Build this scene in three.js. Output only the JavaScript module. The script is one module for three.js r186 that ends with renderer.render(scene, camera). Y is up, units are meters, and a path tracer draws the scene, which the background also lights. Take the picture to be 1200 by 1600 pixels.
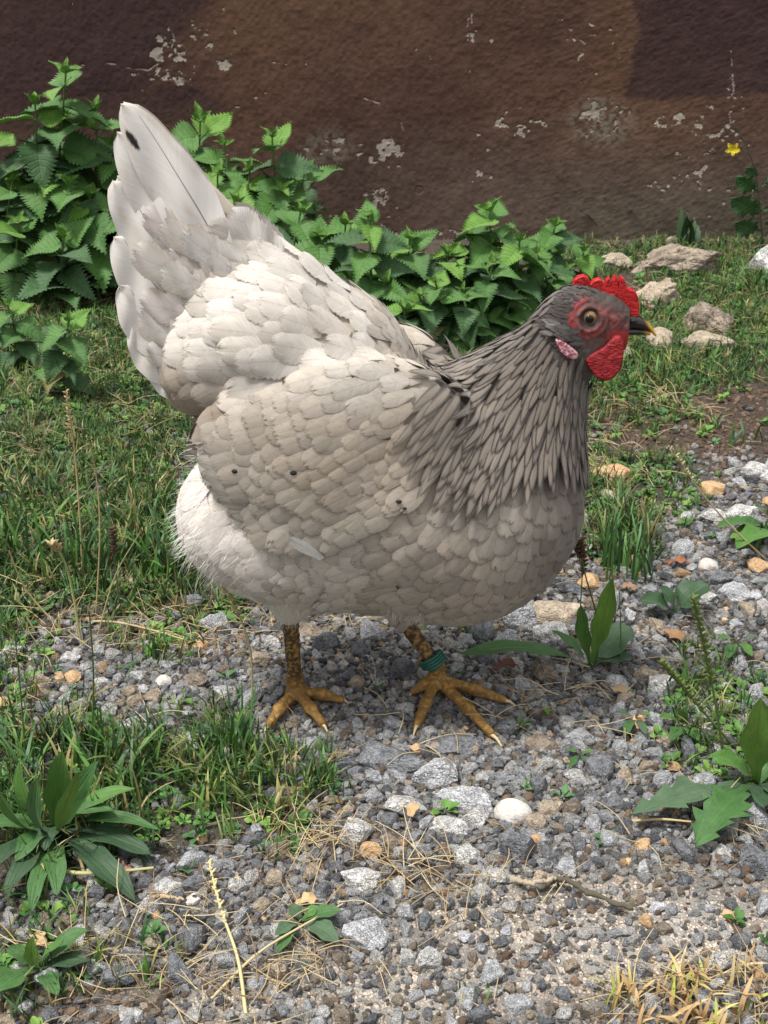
import * as THREE from 'three';
import { mergeGeometries, toCreasedNormals } from 'three/addons/utils/BufferGeometryUtils.js';

// ---------- camera, sky, sun, exposure ----------
const CAM_H = 0.68, PITCH = 26.5 * Math.PI / 180, F = 2000;   // F: focal length in photo pixels (photo 1200 x 1600)
const scene = new THREE.Scene();
const camera = new THREE.PerspectiveCamera(2 * Math.atan(800 / F) * 180 / Math.PI, 0.75, 0.05, 900);
camera.position.set(0, CAM_H, 0);
camera.rotation.set(-PITCH, 0, 0);
camera.focus = 1.1; camera.userData.fStop = 28;
const renderer = new THREE.WebGLRenderer({ antialias: true });
renderer.setSize(768, 1024);
renderer.toneMapping = THREE.LinearToneMapping;
renderer.toneMappingExposure = 1.55;
renderer.shadowMap.enabled = true;

const SUN_DIR = new THREE.Vector3(-0.34, 0.92, 0.13).normalize();
{
  const w = 256, h = 128, d = new Float32Array(w * h * 4);
  for (let j = 0; j < h; j++) for (let i = 0; i < w; i++) {
    const el = (j + 0.5) / h * Math.PI - Math.PI / 2;
    const az = (i + 0.5) / w * 2 * Math.PI;
    const dir = [Math.cos(el) * Math.cos(az), Math.sin(el), Math.cos(el) * Math.sin(az)];
    const up = Math.max(0, dir[1]);
    let b = 0.28 + 0.70 * up;                       // thin overcast, brighter overhead
    b *= 1 + 0.10 * Math.sin(3 * az + 4 * el) * Math.cos(2 * az - 5 * el + 1.3);   // soft cloud bands
    const k = (j * w + i) * 4;
    d[k] = b * 1.0; d[k + 1] = b * 1.0; d[k + 2] = b * 1.02; d[k + 3] = 1;
    if (dir[1] < 0) { d[k] = 0.12; d[k + 1] = 0.11; d[k + 2] = 0.09; }
  }
  const sky = new THREE.DataTexture(d, w, h, THREE.RGBAFormat, THREE.FloatType);
  sky.mapping = THREE.EquirectangularReflectionMapping; sky.magFilter = THREE.LinearFilter; sky.needsUpdate = true;
  scene.background = sky; scene.environment = sky;
}
const sun = new THREE.DirectionalLight(new THREE.Color(1, 0.965, 0.91), 3.1);
sun.position.copy(SUN_DIR).multiplyScalar(6).add(new THREE.Vector3(0, 0, -1.2));
sun.target.position.set(0, 0, -1.2);
sun.castShadow = true; sun.shadow.radius = 19; sun.shadow.mapSize.set(2048, 2048);
Object.assign(sun.shadow.camera, { left: -2.5, right: 2.5, top: 2.5, bottom: -2.5, near: 0.5, far: 14 });
scene.add(sun, sun.target);

// ---------- helpers ----------
let seed = 12345;
const R = () => { seed |= 0; seed = seed + 0x6D2B79F5 | 0; let t = Math.imul(seed ^ seed >>> 15, 1 | seed); t = t + Math.imul(t ^ t >>> 7, 61 | t) ^ t; return ((t ^ t >>> 14) >>> 0) / 4294967296; };
const rr = (a, b) => a + (b - a) * R();
const V = (x, y, z) => new THREE.Vector3(x, y, z);
const clamp = (x, a = 0, b = 1) => Math.min(b, Math.max(a, x));
const lerp = (a, b, t) => a + (b - a) * t;
const sst = (a, b, x) => { const t = clamp((x - a) / (b - a)); return t * t * (3 - 2 * t); };
const h3 = (x, y, z) => { let n = Math.imul(x, 374761393) + Math.imul(y, 668265263) + Math.imul(z, 2147483647 - 1274126177); n = Math.imul(n ^ n >>> 13, 1274126177); n = Math.imul(n ^ n >>> 16, 2246822519); return ((n ^ n >>> 13) >>> 0) / 4294967296; };
function n3(x, y, z = 0) {                                      // value noise 0..1
  const xi = Math.floor(x), yi = Math.floor(y), zi = Math.floor(z); let fx = x - xi, fy = y - yi, fz = z - zi;
  fx = fx * fx * (3 - 2 * fx); fy = fy * fy * (3 - 2 * fy); fz = fz * fz * (3 - 2 * fz);
  const L = lerp;
  return L(L(L(h3(xi, yi, zi), h3(xi + 1, yi, zi), fx), L(h3(xi, yi + 1, zi), h3(xi + 1, yi + 1, zi), fx), fy),
    L(L(h3(xi, yi, zi + 1), h3(xi + 1, yi, zi + 1), fx), L(h3(xi, yi + 1, zi + 1), h3(xi + 1, yi + 1, zi + 1), fx), fy), fz);
}
const fbm = (x, y, z = 0, o = 4) => { let s = 0, a = 0.5, t = 0; for (let i = 0; i < o; i++) { s += a * n3(x, y, z); t += a; x = x * 2.03 + 17.1; y = y * 2.03 + 5.7; z = z * 2.03 + 3.3; a *= 0.5; } return s / t; };
// periodic value noise for tiling textures
const pn = (x, y, p, s) => { const xi = Math.floor(x), yi = Math.floor(y); let fx = x - xi, fy = y - yi; fx = fx * fx * (3 - 2 * fx); fy = fy * fy * (3 - 2 * fy); const m = a => ((a % p) + p) % p; return lerp(lerp(h3(m(xi), m(yi), s), h3(m(xi + 1), m(yi), s), fx), lerp(h3(m(xi), m(yi + 1), s), h3(m(xi + 1), m(yi + 1), s), fx), fy); };

const cP = Math.cos(PITCH), sP = Math.sin(PITCH);
const ray = (px, py) => { const x = (px - 600) / F, y = -(py - 800) / F; return V(x, y * cP - sP, -y * sP - cP); };
const at = (px, py, z) => { const d = ray(px, py); const t = z / d.z; return V(d.x * t, CAM_H + d.y * t, z); };     // a point of the vertical plane at z
const gp = (px, py, y = 0) => { const d = ray(px, py); const t = (y - CAM_H) / d.y; return V(d.x * t, y, d.z * t); };   // a point of the ground
const proj = p => { const y = p.y - CAM_H, dep = -(y * sP) - p.z * cP; return [600 + F * p.x / dep, 800 - F * (y * cP - p.z * sP) / dep, dep]; };
const mpp = p => proj(p)[2] / F;                                  // metres per photo pixel there

const used = {};
const numbered = n => { const k = used[n] = (used[n] ?? -1) + 1; return k ? `${n}_${String(k).padStart(3, '0')}` : n; };
function shadows(o) { o.traverse(m => { if (m.isMesh) { m.castShadow = true; m.receiveShadow = true; } }); return o; }
function thing(name, label, category, pos = V(0, 0, 0), group) {
  const o = new THREE.Group(); o.name = numbered(name); o.position.copy(pos); scene.add(o);
  o.userData = { label, category }; if (group) o.userData.group = group; return o;
}
function part(name, geo, m, parent, label) { const o = new THREE.Mesh(geo, m); o.name = name; o.castShadow = o.receiveShadow = true; parent.add(o); if (label) o.userData.label = label; return o; }

class MB {                                                        // collects grids and tubes into one geometry
  constructor() { this.p = []; this.c = []; this.u = []; this.i = []; }
  vert(p, c, u = 0, v = 0) { this.p.push(p.x, p.y, p.z); this.c.push(c[0], c[1], c[2]); this.u.push(u, v); return this.p.length / 3 - 1; }
  grid(nu, nv, fn) {                                              // fn(i, j) -> {p, c, u, v}
    const b = this.p.length / 3;
    for (let j = 0; j <= nv; j++) for (let i = 0; i <= nu; i++) { const q = fn(i / nu, j / nv, i, j); this.vert(q.p, q.c || [1, 1, 1], q.u ?? i / nu, q.v ?? j / nv); }
    for (let j = 0; j < nv; j++) for (let i = 0; i < nu; i++) { const a = b + j * (nu + 1) + i, d = a + nu + 1; this.i.push(a, a + 1, d, a + 1, d + 1, d); }
    return this;
  }
  tube(pts, rad, seg, col) {                                      // pts: Vector3[], rad(t), col(t)
    const n = pts.length - 1, b = this.p.length / 3; let prev = null;
    for (let j = 0; j <= n; j++) {
      const d = pts[Math.min(n, j + 1)].clone().sub(pts[Math.max(0, j - 1)]).normalize();
      let x = prev ? prev.clone().addScaledVector(d, -prev.dot(d)) : (Math.abs(d.y) < 0.9 ? V(0, 1, 0).cross(d) : V(1, 0, 0).cross(d)); x.normalize(); prev = x;
      const y = d.clone().cross(x), r = rad(j / n, j), c = col(j / n, j);
      for (let k = 0; k < seg; k++) { const a = k / seg * 2 * Math.PI; this.vert(pts[j].clone().addScaledVector(x, Math.cos(a) * r).addScaledVector(y, Math.sin(a) * r), c, k / seg, j / n); }
    }
    for (let j = 0; j < n; j++) for (let k = 0; k < seg; k++) { const a = b + j * seg + k, e = b + j * seg + (k + 1) % seg; this.i.push(a, e, a + seg, e, e + seg, a + seg); }
    return this;
  }
  geo() {
    const g = new THREE.BufferGeometry();
    g.setAttribute('position', new THREE.Float32BufferAttribute(this.p, 3)); g.setAttribute('color', new THREE.Float32BufferAttribute(this.c, 3));
    g.setAttribute('uv', new THREE.Float32BufferAttribute(this.u, 2)); g.setIndex(this.i); g.computeVertexNormals(); return g;
  }
}
const curve = (pts, n) => new THREE.CatmullRomCurve3(pts).getPoints(n);
const toByte = v => { v = clamp(v); return Math.round(255 * (v <= 0.0031308 ? v * 12.92 : 1.055 * Math.pow(v, 1 / 2.4) - 0.055)); };
function tex(w, h, fn, srgb = true, wrap = THREE.RepeatWrapping) {   // fn(u, v) -> linear [r, g, b] or number
  const d = new Uint8Array(w * h * 4);
  for (let j = 0; j < h; j++) for (let i = 0; i < w; i++) {
    let q = fn((i + 0.5) / w, (j + 0.5) / h, i, j); if (typeof q === 'number') q = [q, q, q]; const k = (j * w + i) * 4;
    for (let c = 0; c < 3; c++) d[k + c] = srgb ? toByte(q[c]) : Math.round(255 * clamp(q[c]));
    d[k + 3] = 255;
  }
  const t = new THREE.DataTexture(d, w, h, THREE.RGBAFormat); t.magFilter = THREE.LinearFilter; t.minFilter = THREE.LinearMipmapLinearFilter; t.generateMipmaps = true; t.wrapS = t.wrapT = wrap;
  if (srgb) t.colorSpace = THREE.SRGBColorSpace; t.needsUpdate = true; return t;
}
const M = (o) => new THREE.MeshStandardMaterial(o);
const blobs = (list, x, y) => { let s = 0; for (const [cx, cy, rx, ry, w] of list) { const a = (x - cx) / rx, b = (y - cy) / ry, q = a * a + b * b; if (q < 4) s = Math.max(s, w * (1 - sst(0.5, 1.3, Math.sqrt(q)))); } return s; };
const inPoly = (poly, x, y) => { let c = false; for (let i = 0, j = poly.length - 1; i < poly.length; j = i++) { const [xi, yi] = poly[i], [xj, yj] = poly[j]; if ((yi > y) !== (yj > y) && x < (xj - xi) * (y - yi) / (yj - yi) + xi) c = !c; } return c; };
const WALL_Z = gp(600, 372).z;
// ================= the hen =================
const HEN_Z = -0.978;
const HP = (px, py, dz = 0) => { const p = at(px, py, HEN_Z); p.z += dz; return p; };
const HQ = (px, py, dz) => { const p = at(px, py, HEN_Z + Math.abs(dz)); p.z = HEN_Z + dz; return p; };   // the same on the hen's flank, dz off its mid plane
const HS = mpp(at(600, 800, HEN_Z));                              // metres per photo pixel at the hen
const ORG = V(HP(590, 800).x, 0, HEN_Z);
const smin = (a, b, k) => { const h = Math.max(k - Math.abs(a - b), 0) / k; return Math.min(a, b) - h * h * k * 0.25; };
// a bone: tapered capsule squashed by kz across the hen
const bone = (a, ra, b, rb, kz = 1) => ({ a, ra, b, rb, kz, bax: b.x - a.x, bay: b.y - a.y, baz: (b.z - a.z) / kz, l2: Math.max(1e-9, (b.x - a.x) ** 2 + (b.y - a.y) ** 2 + ((b.z - a.z) / kz) ** 2) });
const bd = (q, x, y, z) => { const px = x - q.a.x, py = y - q.a.y, pz = (z - q.a.z) / q.kz; const h = clamp((px * q.bax + py * q.bay + pz * q.baz) / q.l2); const dx = px - q.bax * h, dy = py - q.bay * h, dz = pz - q.baz * h; return (Math.sqrt(dx * dx + dy * dy + dz * dz) - (q.ra + (q.rb - q.ra) * h)) * Math.min(1, q.kz * 1.15); };
const B = (x0, y0, r0, x1, y1, r1, kz, z0 = 0, z1 = z0) => bone(HQ(x0, y0, z0), r0 * HS, HQ(x1, y1, z1), r1 * HS, kz);
const trunk = [
  B(708, 808, 177, 600, 776, 178, 0.80), B(600, 776, 180, 480, 806, 156, 0.82), B(440, 806, 134, 390, 806, 108, 1.0),
];
const saddleB = [
  B(600, 625, 78, 520, 575, 108, 0.80), B(520, 575, 108, 425, 530, 118, 0.86), B(410, 545, 110, 346, 572, 82, 0.80),
];
const tailB = [B(400, 470, 80, 300, 350, 45, 0.34), B(300, 350, 45, 250, 260, 25, 0.3)];
const neckB = [B(756, 745, 128, 812, 625, 78, 0.74), B(812, 625, 78, 870, 545, 54, 0.70)];
const headB = [B(888, 540, 58, 905, 506, 53, 0.66), B(905, 506, 53, 945, 508, 38, 0.68), B(945, 508, 38, 968, 512, 26, 0.66)];
const BT = (x0, y0, r0, x1, y1, r1, kz, z) => bone(at(x0, y0, HEN_Z + z), r0 * HS, at(x1, y1, HEN_Z + z), r1 * HS, kz);
const thighB = [BT(652, 890, 80, 626, 966, 23, 0.8, -0.03), BT(470, 880, 72, 452, 957, 23, 0.8, 0.034)];
const wingB = []; for (const s of [1, -1]) wingB.push(B(640, 700, 70, 510, 728, 96, 0.28, s * 0.052, s * 0.058), B(510, 728, 92, 386, 722, 46, 0.28, s * 0.058, s * 0.050), B(640, 650, 62, 520, 664, 58, 0.5, s * 0.030, s * 0.036), B(520, 664, 58, 420, 700, 40, 0.4, s * 0.036, s * 0.042));
function hsdf(x, y, z) {
  let d = 9; for (const q of trunk) d = smin(d, bd(q, x, y, z), 0.022);
  let t = 9; for (const q of tailB) t = smin(t, bd(q, x, y, z), 0.02); ;
  let n = 9; for (const q of neckB) n = smin(n, bd(q, x, y, z), 0.03); for (const q of headB) n = smin(n, bd(q, x, y, z), 0.012);
  d = smin(d, n, 0.06);
  for (const q of thighB) d = smin(d, bd(q, x, y, z), 0.018);
  let w = 9; for (const q of wingB) w = smin(w, bd(q, x, y, z), 0.035); d = smin(d, w, 0.012);
  let u = 9; for (const q of saddleB) u = smin(u, bd(q, x, y, z), 0.022); d = smin(d, smin(u, t, 0.02), 0.007);
  return d;
}
const EPS = 0.0012;
function hgrad(p) { const g = V(hsdf(p.x + EPS, p.y, p.z) - hsdf(p.x - EPS, p.y, p.z), hsdf(p.x, p.y + EPS, p.z) - hsdf(p.x, p.y - EPS, p.z), hsdf(p.x, p.y, p.z + EPS) - hsdf(p.x, p.y, p.z - EPS)); return g.normalize(); }
function surfaceNets(lo, hi, cell, f) {
  const nx = Math.ceil((hi.x - lo.x) / cell) + 1, ny = Math.ceil((hi.y - lo.y) / cell) + 1, nz = Math.ceil((hi.z - lo.z) / cell) + 1;
  const F0 = new Float32Array(nx * ny * nz), id = (i, j, k) => (k * ny + j) * nx + i;
  for (let k = 0; k < nz; k++) for (let j = 0; j < ny; j++) for (let i = 0; i < nx; i++) F0[id(i, j, k)] = f(lo.x + i * cell, lo.y + j * cell, lo.z + k * cell);
  const vi = new Int32Array(nx * ny * nz).fill(-1), pos = [], idx = [];
  const E = [[0, 0, 0, 1, 0, 0], [0, 1, 0, 1, 1, 0], [0, 0, 1, 1, 0, 1], [0, 1, 1, 1, 1, 1], [0, 0, 0, 0, 1, 0], [1, 0, 0, 1, 1, 0], [0, 0, 1, 0, 1, 1], [1, 0, 1, 1, 1, 1], [0, 0, 0, 0, 0, 1], [1, 0, 0, 1, 0, 1], [0, 1, 0, 0, 1, 1], [1, 1, 0, 1, 1, 1]];
  for (let k = 0; k < nz - 1; k++) for (let j = 0; j < ny - 1; j++) for (let i = 0; i < nx - 1; i++) {
    let x = 0, y = 0, z = 0, n = 0;
    for (const e of E) { const a = F0[id(i + e[0], j + e[1], k + e[2])], b = F0[id(i + e[3], j + e[4], k + e[5])]; if ((a < 0) !== (b < 0)) { const t = a / (a - b); x += e[0] + (e[3] - e[0]) * t; y += e[1] + (e[4] - e[1]) * t; z += e[2] + (e[5] - e[2]) * t; n++; } }
    if (n) { vi[id(i, j, k)] = pos.length / 3; pos.push(lo.x + (i + x / n) * cell, lo.y + (j + y / n) * cell, lo.z + (k + z / n) * cell); }
  }
  const quad = (a, b, c, d, s) => { if (a < 0 || b < 0 || c < 0 || d < 0) return; if (s) idx.push(a, b, c, a, c, d); else idx.push(a, c, b, a, d, c); };
  for (let k = 1; k < nz - 1; k++) for (let j = 1; j < ny - 1; j++) for (let i = 1; i < nx - 1; i++) {
    const s = F0[id(i, j, k)] < 0;
    if (s !== (F0[id(i + 1, j, k)] < 0)) quad(vi[id(i, j - 1, k - 1)], vi[id(i, j, k - 1)], vi[id(i, j, k)], vi[id(i, j - 1, k)], s);
    if (s !== (F0[id(i, j + 1, k)] < 0)) quad(vi[id(i - 1, j, k - 1)], vi[id(i - 1, j, k)], vi[id(i, j, k)], vi[id(i, j, k - 1)], s);
    if (s !== (F0[id(i, j, k + 1)] < 0)) quad(vi[id(i - 1, j - 1, k)], vi[id(i, j - 1, k)], vi[id(i, j, k)], vi[id(i - 1, j, k)], s);
  }
  return { pos, idx };
}
function netGeo(lo, hi, cell, f, col) {
  const { pos, idx } = surfaceNets(lo, hi, cell, f); const c = [], u = [];
  for (let i = 0; i < pos.length; i += 3) { c.push(...col(pos[i], pos[i + 1], pos[i + 2])); u.push(pos[i] * 30, pos[i + 1] * 30); }
  const g = new THREE.BufferGeometry(); g.setAttribute('position', new THREE.Float32BufferAttribute(pos, 3)); g.setAttribute('color', new THREE.Float32BufferAttribute(c, 3)); g.setAttribute('uv', new THREE.Float32BufferAttribute(u, 2)); g.setIndex(idx); g.computeVertexNormals(); return g;
}
const toOrg = g => g.translate(-ORG.x, -ORG.y, -ORG.z);
const hpx = p => proj({ x: p.x, y: p.y, z: HEN_Z + Math.abs(p.z - HEN_Z) });      // the hen's own side-view coordinates, alike on both flanks

// ---- plumage regions, drawn on the hen's side view ----
const HACKLE = [[905, 455], [850, 455], [800, 485], [745, 525], [712, 550], [690, 580], [675, 612], [672, 650], [690, 690], [712, 725], [750, 735], [800, 722], [850, 700], [885, 690], [935, 700], [940, 600], [915, 575], [890, 560], [870, 520]];
const SADDLE = [[640, 545], [612, 535], [560, 430], [440, 370], [395, 372], [330, 420], [250, 500], [225, 600], [270, 660], [320, 690], [350, 660], [420, 622], [520, 575], [600, 562]];
const WING = [[345, 683], [380, 655], [440, 625], [530, 575], [610, 560], [660, 600], [660, 690], [670, 760], [620, 810], [560, 832], [480, 828], [430, 810], [375, 755]];
const FLUFF = [[230, 650], [350, 685], [375, 755], [430, 810], [455, 850], [430, 930], [330, 940], [230, 860]];
const region = (x, y, z) => {
  const w = 14 * (n3(x * 0.03, y * 0.03, 7) - 0.5); x += w; y += w;
  if (Math.hypot((x - 915) / 62, (y - 500) / 50) < 1) return 'head';
  if (inPoly(HACKLE, x, y) || (x > 770 && y < 600)) return 'hackle';
  if (inPoly(WING, x, y) && Math.abs(z - HEN_Z) > 0.03) return 'wing';
  if (inPoly(SADDLE, x, y)) return 'saddle';
  if (y < 480 && x < 420) return 'tail';
  if (inPoly(FLUFF, x, y)) return 'fluff';
  if (x < 600 && y > 800) return 'belly';
  if (y < 640 && x < 760) return 'back';
  return 'breast';
};
// direction a feather points in, on the side view (x right, y down)
function flow(r, x, y) {
  let dx, dy;
  if (r === 'hackle' || r === 'head') { dx = x - 950; dy = y - 370; if (r === 'head') { dx = x - 985; dy = (y - 500) * 0.6 + 4; } }
  else if (r === 'wing') { const t = sst(560, 820, y); dx = -1; dy = lerp(0.35, 0.75, t) - 0.5 * sst(480, 330, x); }
  else if (r === 'saddle') { const t = clamp((x - 300) / 320), top = 360 + t * 190, q = clamp((y - top) / 220); dx = -1; dy = lerp(-0.42, 0.42, q); }
  else if (r === 'tail') { dx = -0.75; dy = -0.66; }
  else if (r === 'fluff') { dx = -0.85; dy = lerp(-0.1, 0.75, sst(680, 880, y)); }
  else if (r === 'belly') { dx = -1; dy = 0.25; }
  else if (r === 'back') { dx = -1; dy = 0.08; }
  else { const t = sst(560, 900, x); dx = lerp(-1, -0.22, t); dy = lerp(0.45, 1, t); dx -= 0.6 * sst(860, 980, y); }
  const l = Math.hypot(dx, dy); return [dx / l, dy / l];
}
const SPEC = {   // feather length, width, spacing (photo px), lift (m at the tip), pointed
  head: [15, 7, 4.2, 0.0006, 1], hackle: [72, 18, 10.4, 0.0026, 1], wing: [60, 37, 16.5, 0.0022, 0], saddle: [78, 52, 24, 0.0062, 0], tail: [60, 44, 30, 0.004, 0],
  fluff: [76, 46, 17, 0.0030, 0], belly: [66, 46, 20, 0.0026, 0], back: [44, 24, 12, 0.002, 0], breast: [64, 41, 20, 0.0019, 0],
};
const mixc = (a, b, t) => [lerp(a[0], b[0], t), lerp(a[1], b[1], t), lerp(a[2], b[2], t)];
const CREAM = [0.62, 0.548, 0.46], WHITE = [0.90, 0.865, 0.82], TAN = [0.50, 0.375, 0.245], GREY = [0.40, 0.365, 0.315], DARK = [0.030, 0.023, 0.019], DIRT = [0.27, 0.20, 0.13];
function plumeColour(r, x, y) {                                   // [web, edge]
  const v = 0.86 + 0.28 * R(), n = fbm(x * 0.012, y * 0.012, 3), n2 = fbm(x * 0.03, y * 0.03, 9);
  let web, edge;
  if (r === 'hackle' || r === 'head') {
    const k = sst(520, 640, y), back = sst(800, 640, x);
    web = mixc([0.20, 0.165, 0.135], [0.35, 0.295, 0.245], k * 0.8 + 0.2 * R()); web = mixc(web, [0.5, 0.44, 0.37], back * (0.35 + 0.5 * R()) * sst(760, 560, y)); 
    web = mixc(web, [0.11, 0.095, 0.085], sst(870, 930, x) * 0.75); if (r === 'head') web = mixc(web, mixc([0.085, 0.072, 0.065], [0.038, 0.031, 0.028], sst(885, 925, x)), 0.75);
    edge = mixc(DARK, web, 0.02 + back * 0.5);
  } else if (r === 'saddle' || r === 'tail') {
    const dirt = sst(0.40, 0.80, 0.3 * n + 0.8 * clamp((y - 470) / 170 + (340 - x) / 300));
    web = mixc(WHITE, CREAM, 0.2 + 0.6 * n2); web = mixc(web, [0.36, 0.285, 0.21], dirt * 0.85); edge = mixc(web, DIRT, 0.14 + dirt * (0.3 + 0.55 * R()));
  } else if (r === 'wing') {
    web = mixc([0.56, 0.50, 0.425], CREAM, n2); web = mixc(web, [0.56, 0.45, 0.335], sst(0.42, 0.66, n) * (0.2 + 0.5 * R())); web = mixc(web, GREY, sst(700, 800, y) * 0.45); web = mixc(web, WHITE, sst(670, 570, y) * 0.3); edge = mixc(web, [0.20, 0.155, 0.12], 0.2 + 0.3 * R());
  } else if (r === 'fluff') { web = mixc([0.88, 0.845, 0.79], CREAM, 0.25 * n2); edge = mixc(web, WHITE, 0.5); }
  else if (r === 'belly') { web = mixc([0.76, 0.715, 0.65], CREAM, 0.7 * n2); edge = mixc(web, GREY, 0.3); }
  else if (r === 'back') { web = mixc([0.76, 0.70, 0.63], CREAM, n2); web = mixc(web, TAN, 0.3 * R()); edge = mixc(web, [0.25, 0.2, 0.15], 0.25 + 0.25 * R()); }
  else { web = mixc([0.51, 0.455, 0.395], CREAM, 0.4 * n2); web = mixc(web, TAN, sst(0.5, 0.75, n) * 0.25); web = mixc(web, GREY, 0.5 * sst(640, 760, x) * R()); const d = sst(800, 895, x); web = mixc(web, [0.15, 0.125, 0.105], d * (0.6 + 0.35 * R())); edge = mixc(web, [0.14, 0.105, 0.08], 0.32 + 0.34 * R()); }
  return [web.map(c => c * v), edge.map(c => c * v)];
}
// one feather: root on the skin, laid along the body, its tip lifted over the next ones
const FJ = 12, FI = 14;
function featherMesh(mb, root, dir, L, W, lift, pointed, web, edge, opt = {}) {
  const { base = 0.0004, conform = 1, cup = 0.10, shaft = null, nj = FJ, ni = FI, bend = null, rag = 0.05 } = opt;
  let n = hgrad(root), d = dir.clone().addScaledVector(n, -dir.dot(n)).normalize();
  if (dir.clone().addScaledVector(n, -dir.dot(n)).length() < 0.3 * dir.length()) return; const line = []; let p = root.clone(); const st = L / nj;
  for (let j = 0; j <= nj; j++) {
    line.push({ p: p.clone(), d: d.clone(), n: n.clone() });
    p = p.clone().addScaledVector(d, st);
    if (conform > 0) { const e = hsdf(p.x, p.y, p.z); p.addScaledVector(n, -clamp(e, -0.004, 0.004) * conform); const g = hgrad(p); n = n.clone().lerp(g, (opt.bendn ?? 0.9) * conform).normalize(); }
    d.addScaledVector(n, -d.dot(n)).normalize();
    if (bend) d.addScaledVector(bend, 1 / nj).normalize();
  }
  if (conform > 0.9 && !opt.again && line[0].n.dot(line[nj].n) < 0.45) return featherMesh(mb, root, dir, L * 0.5, W * 0.8, lift * 0.6, pointed, web, edge, { ...opt, again: 1 });
  const ph = R() * 9, sk = (R() - 0.5) * 0.5, nick = []; if (ni > 8 && !pointed) { const k = Math.floor(R() * 2); for (let i = 0; i < k; i++) nick.push([rr(-0.85, 0.85), rr(0.03, 0.09), rr(0.06, 0.12)]); }
  mb.grid(ni, nj, (ui, vj, i, j) => {
    const c = ui * 2 - 1, tv = Math.sin(vj * Math.PI / 2);
    let cut = rag * (n3(c * 3 + ph, ph) - 0.6) + rag * 1.3 * (n3(c * 11 + ph, ph, 3) - 0.5); for (const [c0, dp, wd] of nick) cut -= dp * Math.exp(-Math.pow((c - c0) / wd, 2)); const tt = clamp(tv * (1 + cut * sst(0.3, 1, tv)));
    const w = pointed ? (tv < 0.35 ? 0.5 + 0.5 * Math.sin(tv / 0.35 * Math.PI / 2) : Math.pow(1 - Math.pow((tv - 0.35) / 0.65, 1.7), 0.8)) : (tv < 0.55 ? 0.45 + 0.55 * sst(0, 0.55, tv) : Math.sqrt(Math.max(0, 1 - Math.pow((tv - 0.55) / 0.45, 2.2))));
    const q = tt * nj, k = Math.min(nj - 1, Math.floor(q)), f = q - k, A = line[k], Bq = line[k + 1];
    const P = A.p.clone().lerp(Bq.p, f), D = A.d.clone().lerp(Bq.d, f).normalize(), N = A.n.clone().lerp(Bq.n, f).normalize();
    const S = D.clone().cross(N).normalize();
    const off = c * w * W / 2 * (1 + 0.14 * (n3(tv * 5 + ph, c * 2, 4) - 0.5)) + sk * W * tv * 0.2;
    P.addScaledVector(S, off);
    if (conform > 0) { const e = hsdf(P.x, P.y, P.z); P.addScaledVector(N, -clamp(e, -0.006, 0.006) * conform * 0.9); }
    P.addScaledVector(N, base + lift * Math.pow(tv, 1.3) - cup * Math.abs(off) * Math.abs(c) * (0.4 + 0.6 * tv));
    const em = pointed ? Math.max(sst(0.28, 0.85, Math.abs(c)), sst(0.78, 1, tv) * 0.8) : Math.max(Math.pow(Math.abs(c), 4) * 0.9, sst(0.86, 1, tv) * 0.8);
    let col = mixc(web, edge, clamp(em)); if (shaft && i === ni / 2) col = mixc(col, shaft, 0.6);
    return { p: P.sub(ORG), c: col, u: (c + 1) / 2, v: tv };
  });
}
const barbTex = tex(128, 256, (u, v) => { const c = Math.abs(u - 0.5) * 2, s = Math.sin((v * 46 - c * 9 + 0.6 * n3(u * 8, v * 8)) * 6.283); const sh = 1 - 0.16 * Math.exp(-Math.pow(c / 0.03, 2)); const st = n3(c * 3, v * 30 - c * 8, 6), blot = 0.80 + 0.22 * fbm(u * 5, v * 9, 2) + 0.14 * st; const fine = n3(c * 2 + (u > 0.5 ? 7 : 0), v * 90 - c * 22, 8); return (0.90 + 0.05 * s + 0.14 * (fine - 0.5)) * sh * blot; }, true, THREE.ClampToEdgeWrapping);
const barbBump = tex(128, 256, (u, v) => { const c = Math.abs(u - 0.5) * 2; return 0.5 + 0.35 * Math.sin((v * 46 - c * 9 + 0.6 * n3(u * 8, v * 8)) * 6.283) + 0.15 * Math.exp(-Math.pow(c / 0.04, 2)); }, false, THREE.ClampToEdgeWrapping);
const fringe = tex(128, 256, (u, v) => { const e = 1 - Math.abs(2 * u - 1), c = 1 - e, s = v * 44 - c * 12; const n1 = 0.6 * n3(s, u > 0.5 ? 3 : 9, 1) + 0.4 * n3(s * 2.7, u > 0.5 ? 3 : 9, 2), n2 = 0.6 * n3(u * 26, 1, 3) + 0.4 * n3(u * 70, 1, 4); const side = sst(0.0, 0.10, e - 0.24 * (n1 - 0.25) * sst(0.15, 0.5, v)), tip = sst(0.0, 0.05, 1 - v - 0.13 * (n2 - 0.25)); return Math.min(side, tip); }, false, THREE.ClampToEdgeWrapping);
const plumeM = new THREE.MeshPhysicalMaterial({ alphaMap: fringe, transparent: true, transmission: 0.22, thickness: 0, sheen: 0.3, sheenRoughness: 0.6, vertexColors: true, map: barbTex, bumpMap: barbBump, bumpScale: 0.00022, roughness: 0.82, side: THREE.DoubleSide });
const tailTex = tex(256, 512, (u, v) => { const c = Math.abs(u - 0.37) * 2; const s = Math.sin((v * 90 - c * 14 + 0.8 * n3(u * 8, v * 12)) * 6.283); const sh = 1 - 0.82 * Math.exp(-Math.pow((u - 0.37) / (0.012 * (1.25 - v)), 2)) * sst(0.02, 0.1, v) * (1 - sst(0.86, 0.98, v)); return (0.95 + 0.05 * s + 0.10 * (n3(c * 2, v * 120 - c * 30, 8) - 0.5)) * sh * (0.86 + 0.2 * fbm(u * 6, v * 3, 5)); }, true, THREE.ClampToEdgeWrapping);
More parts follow.
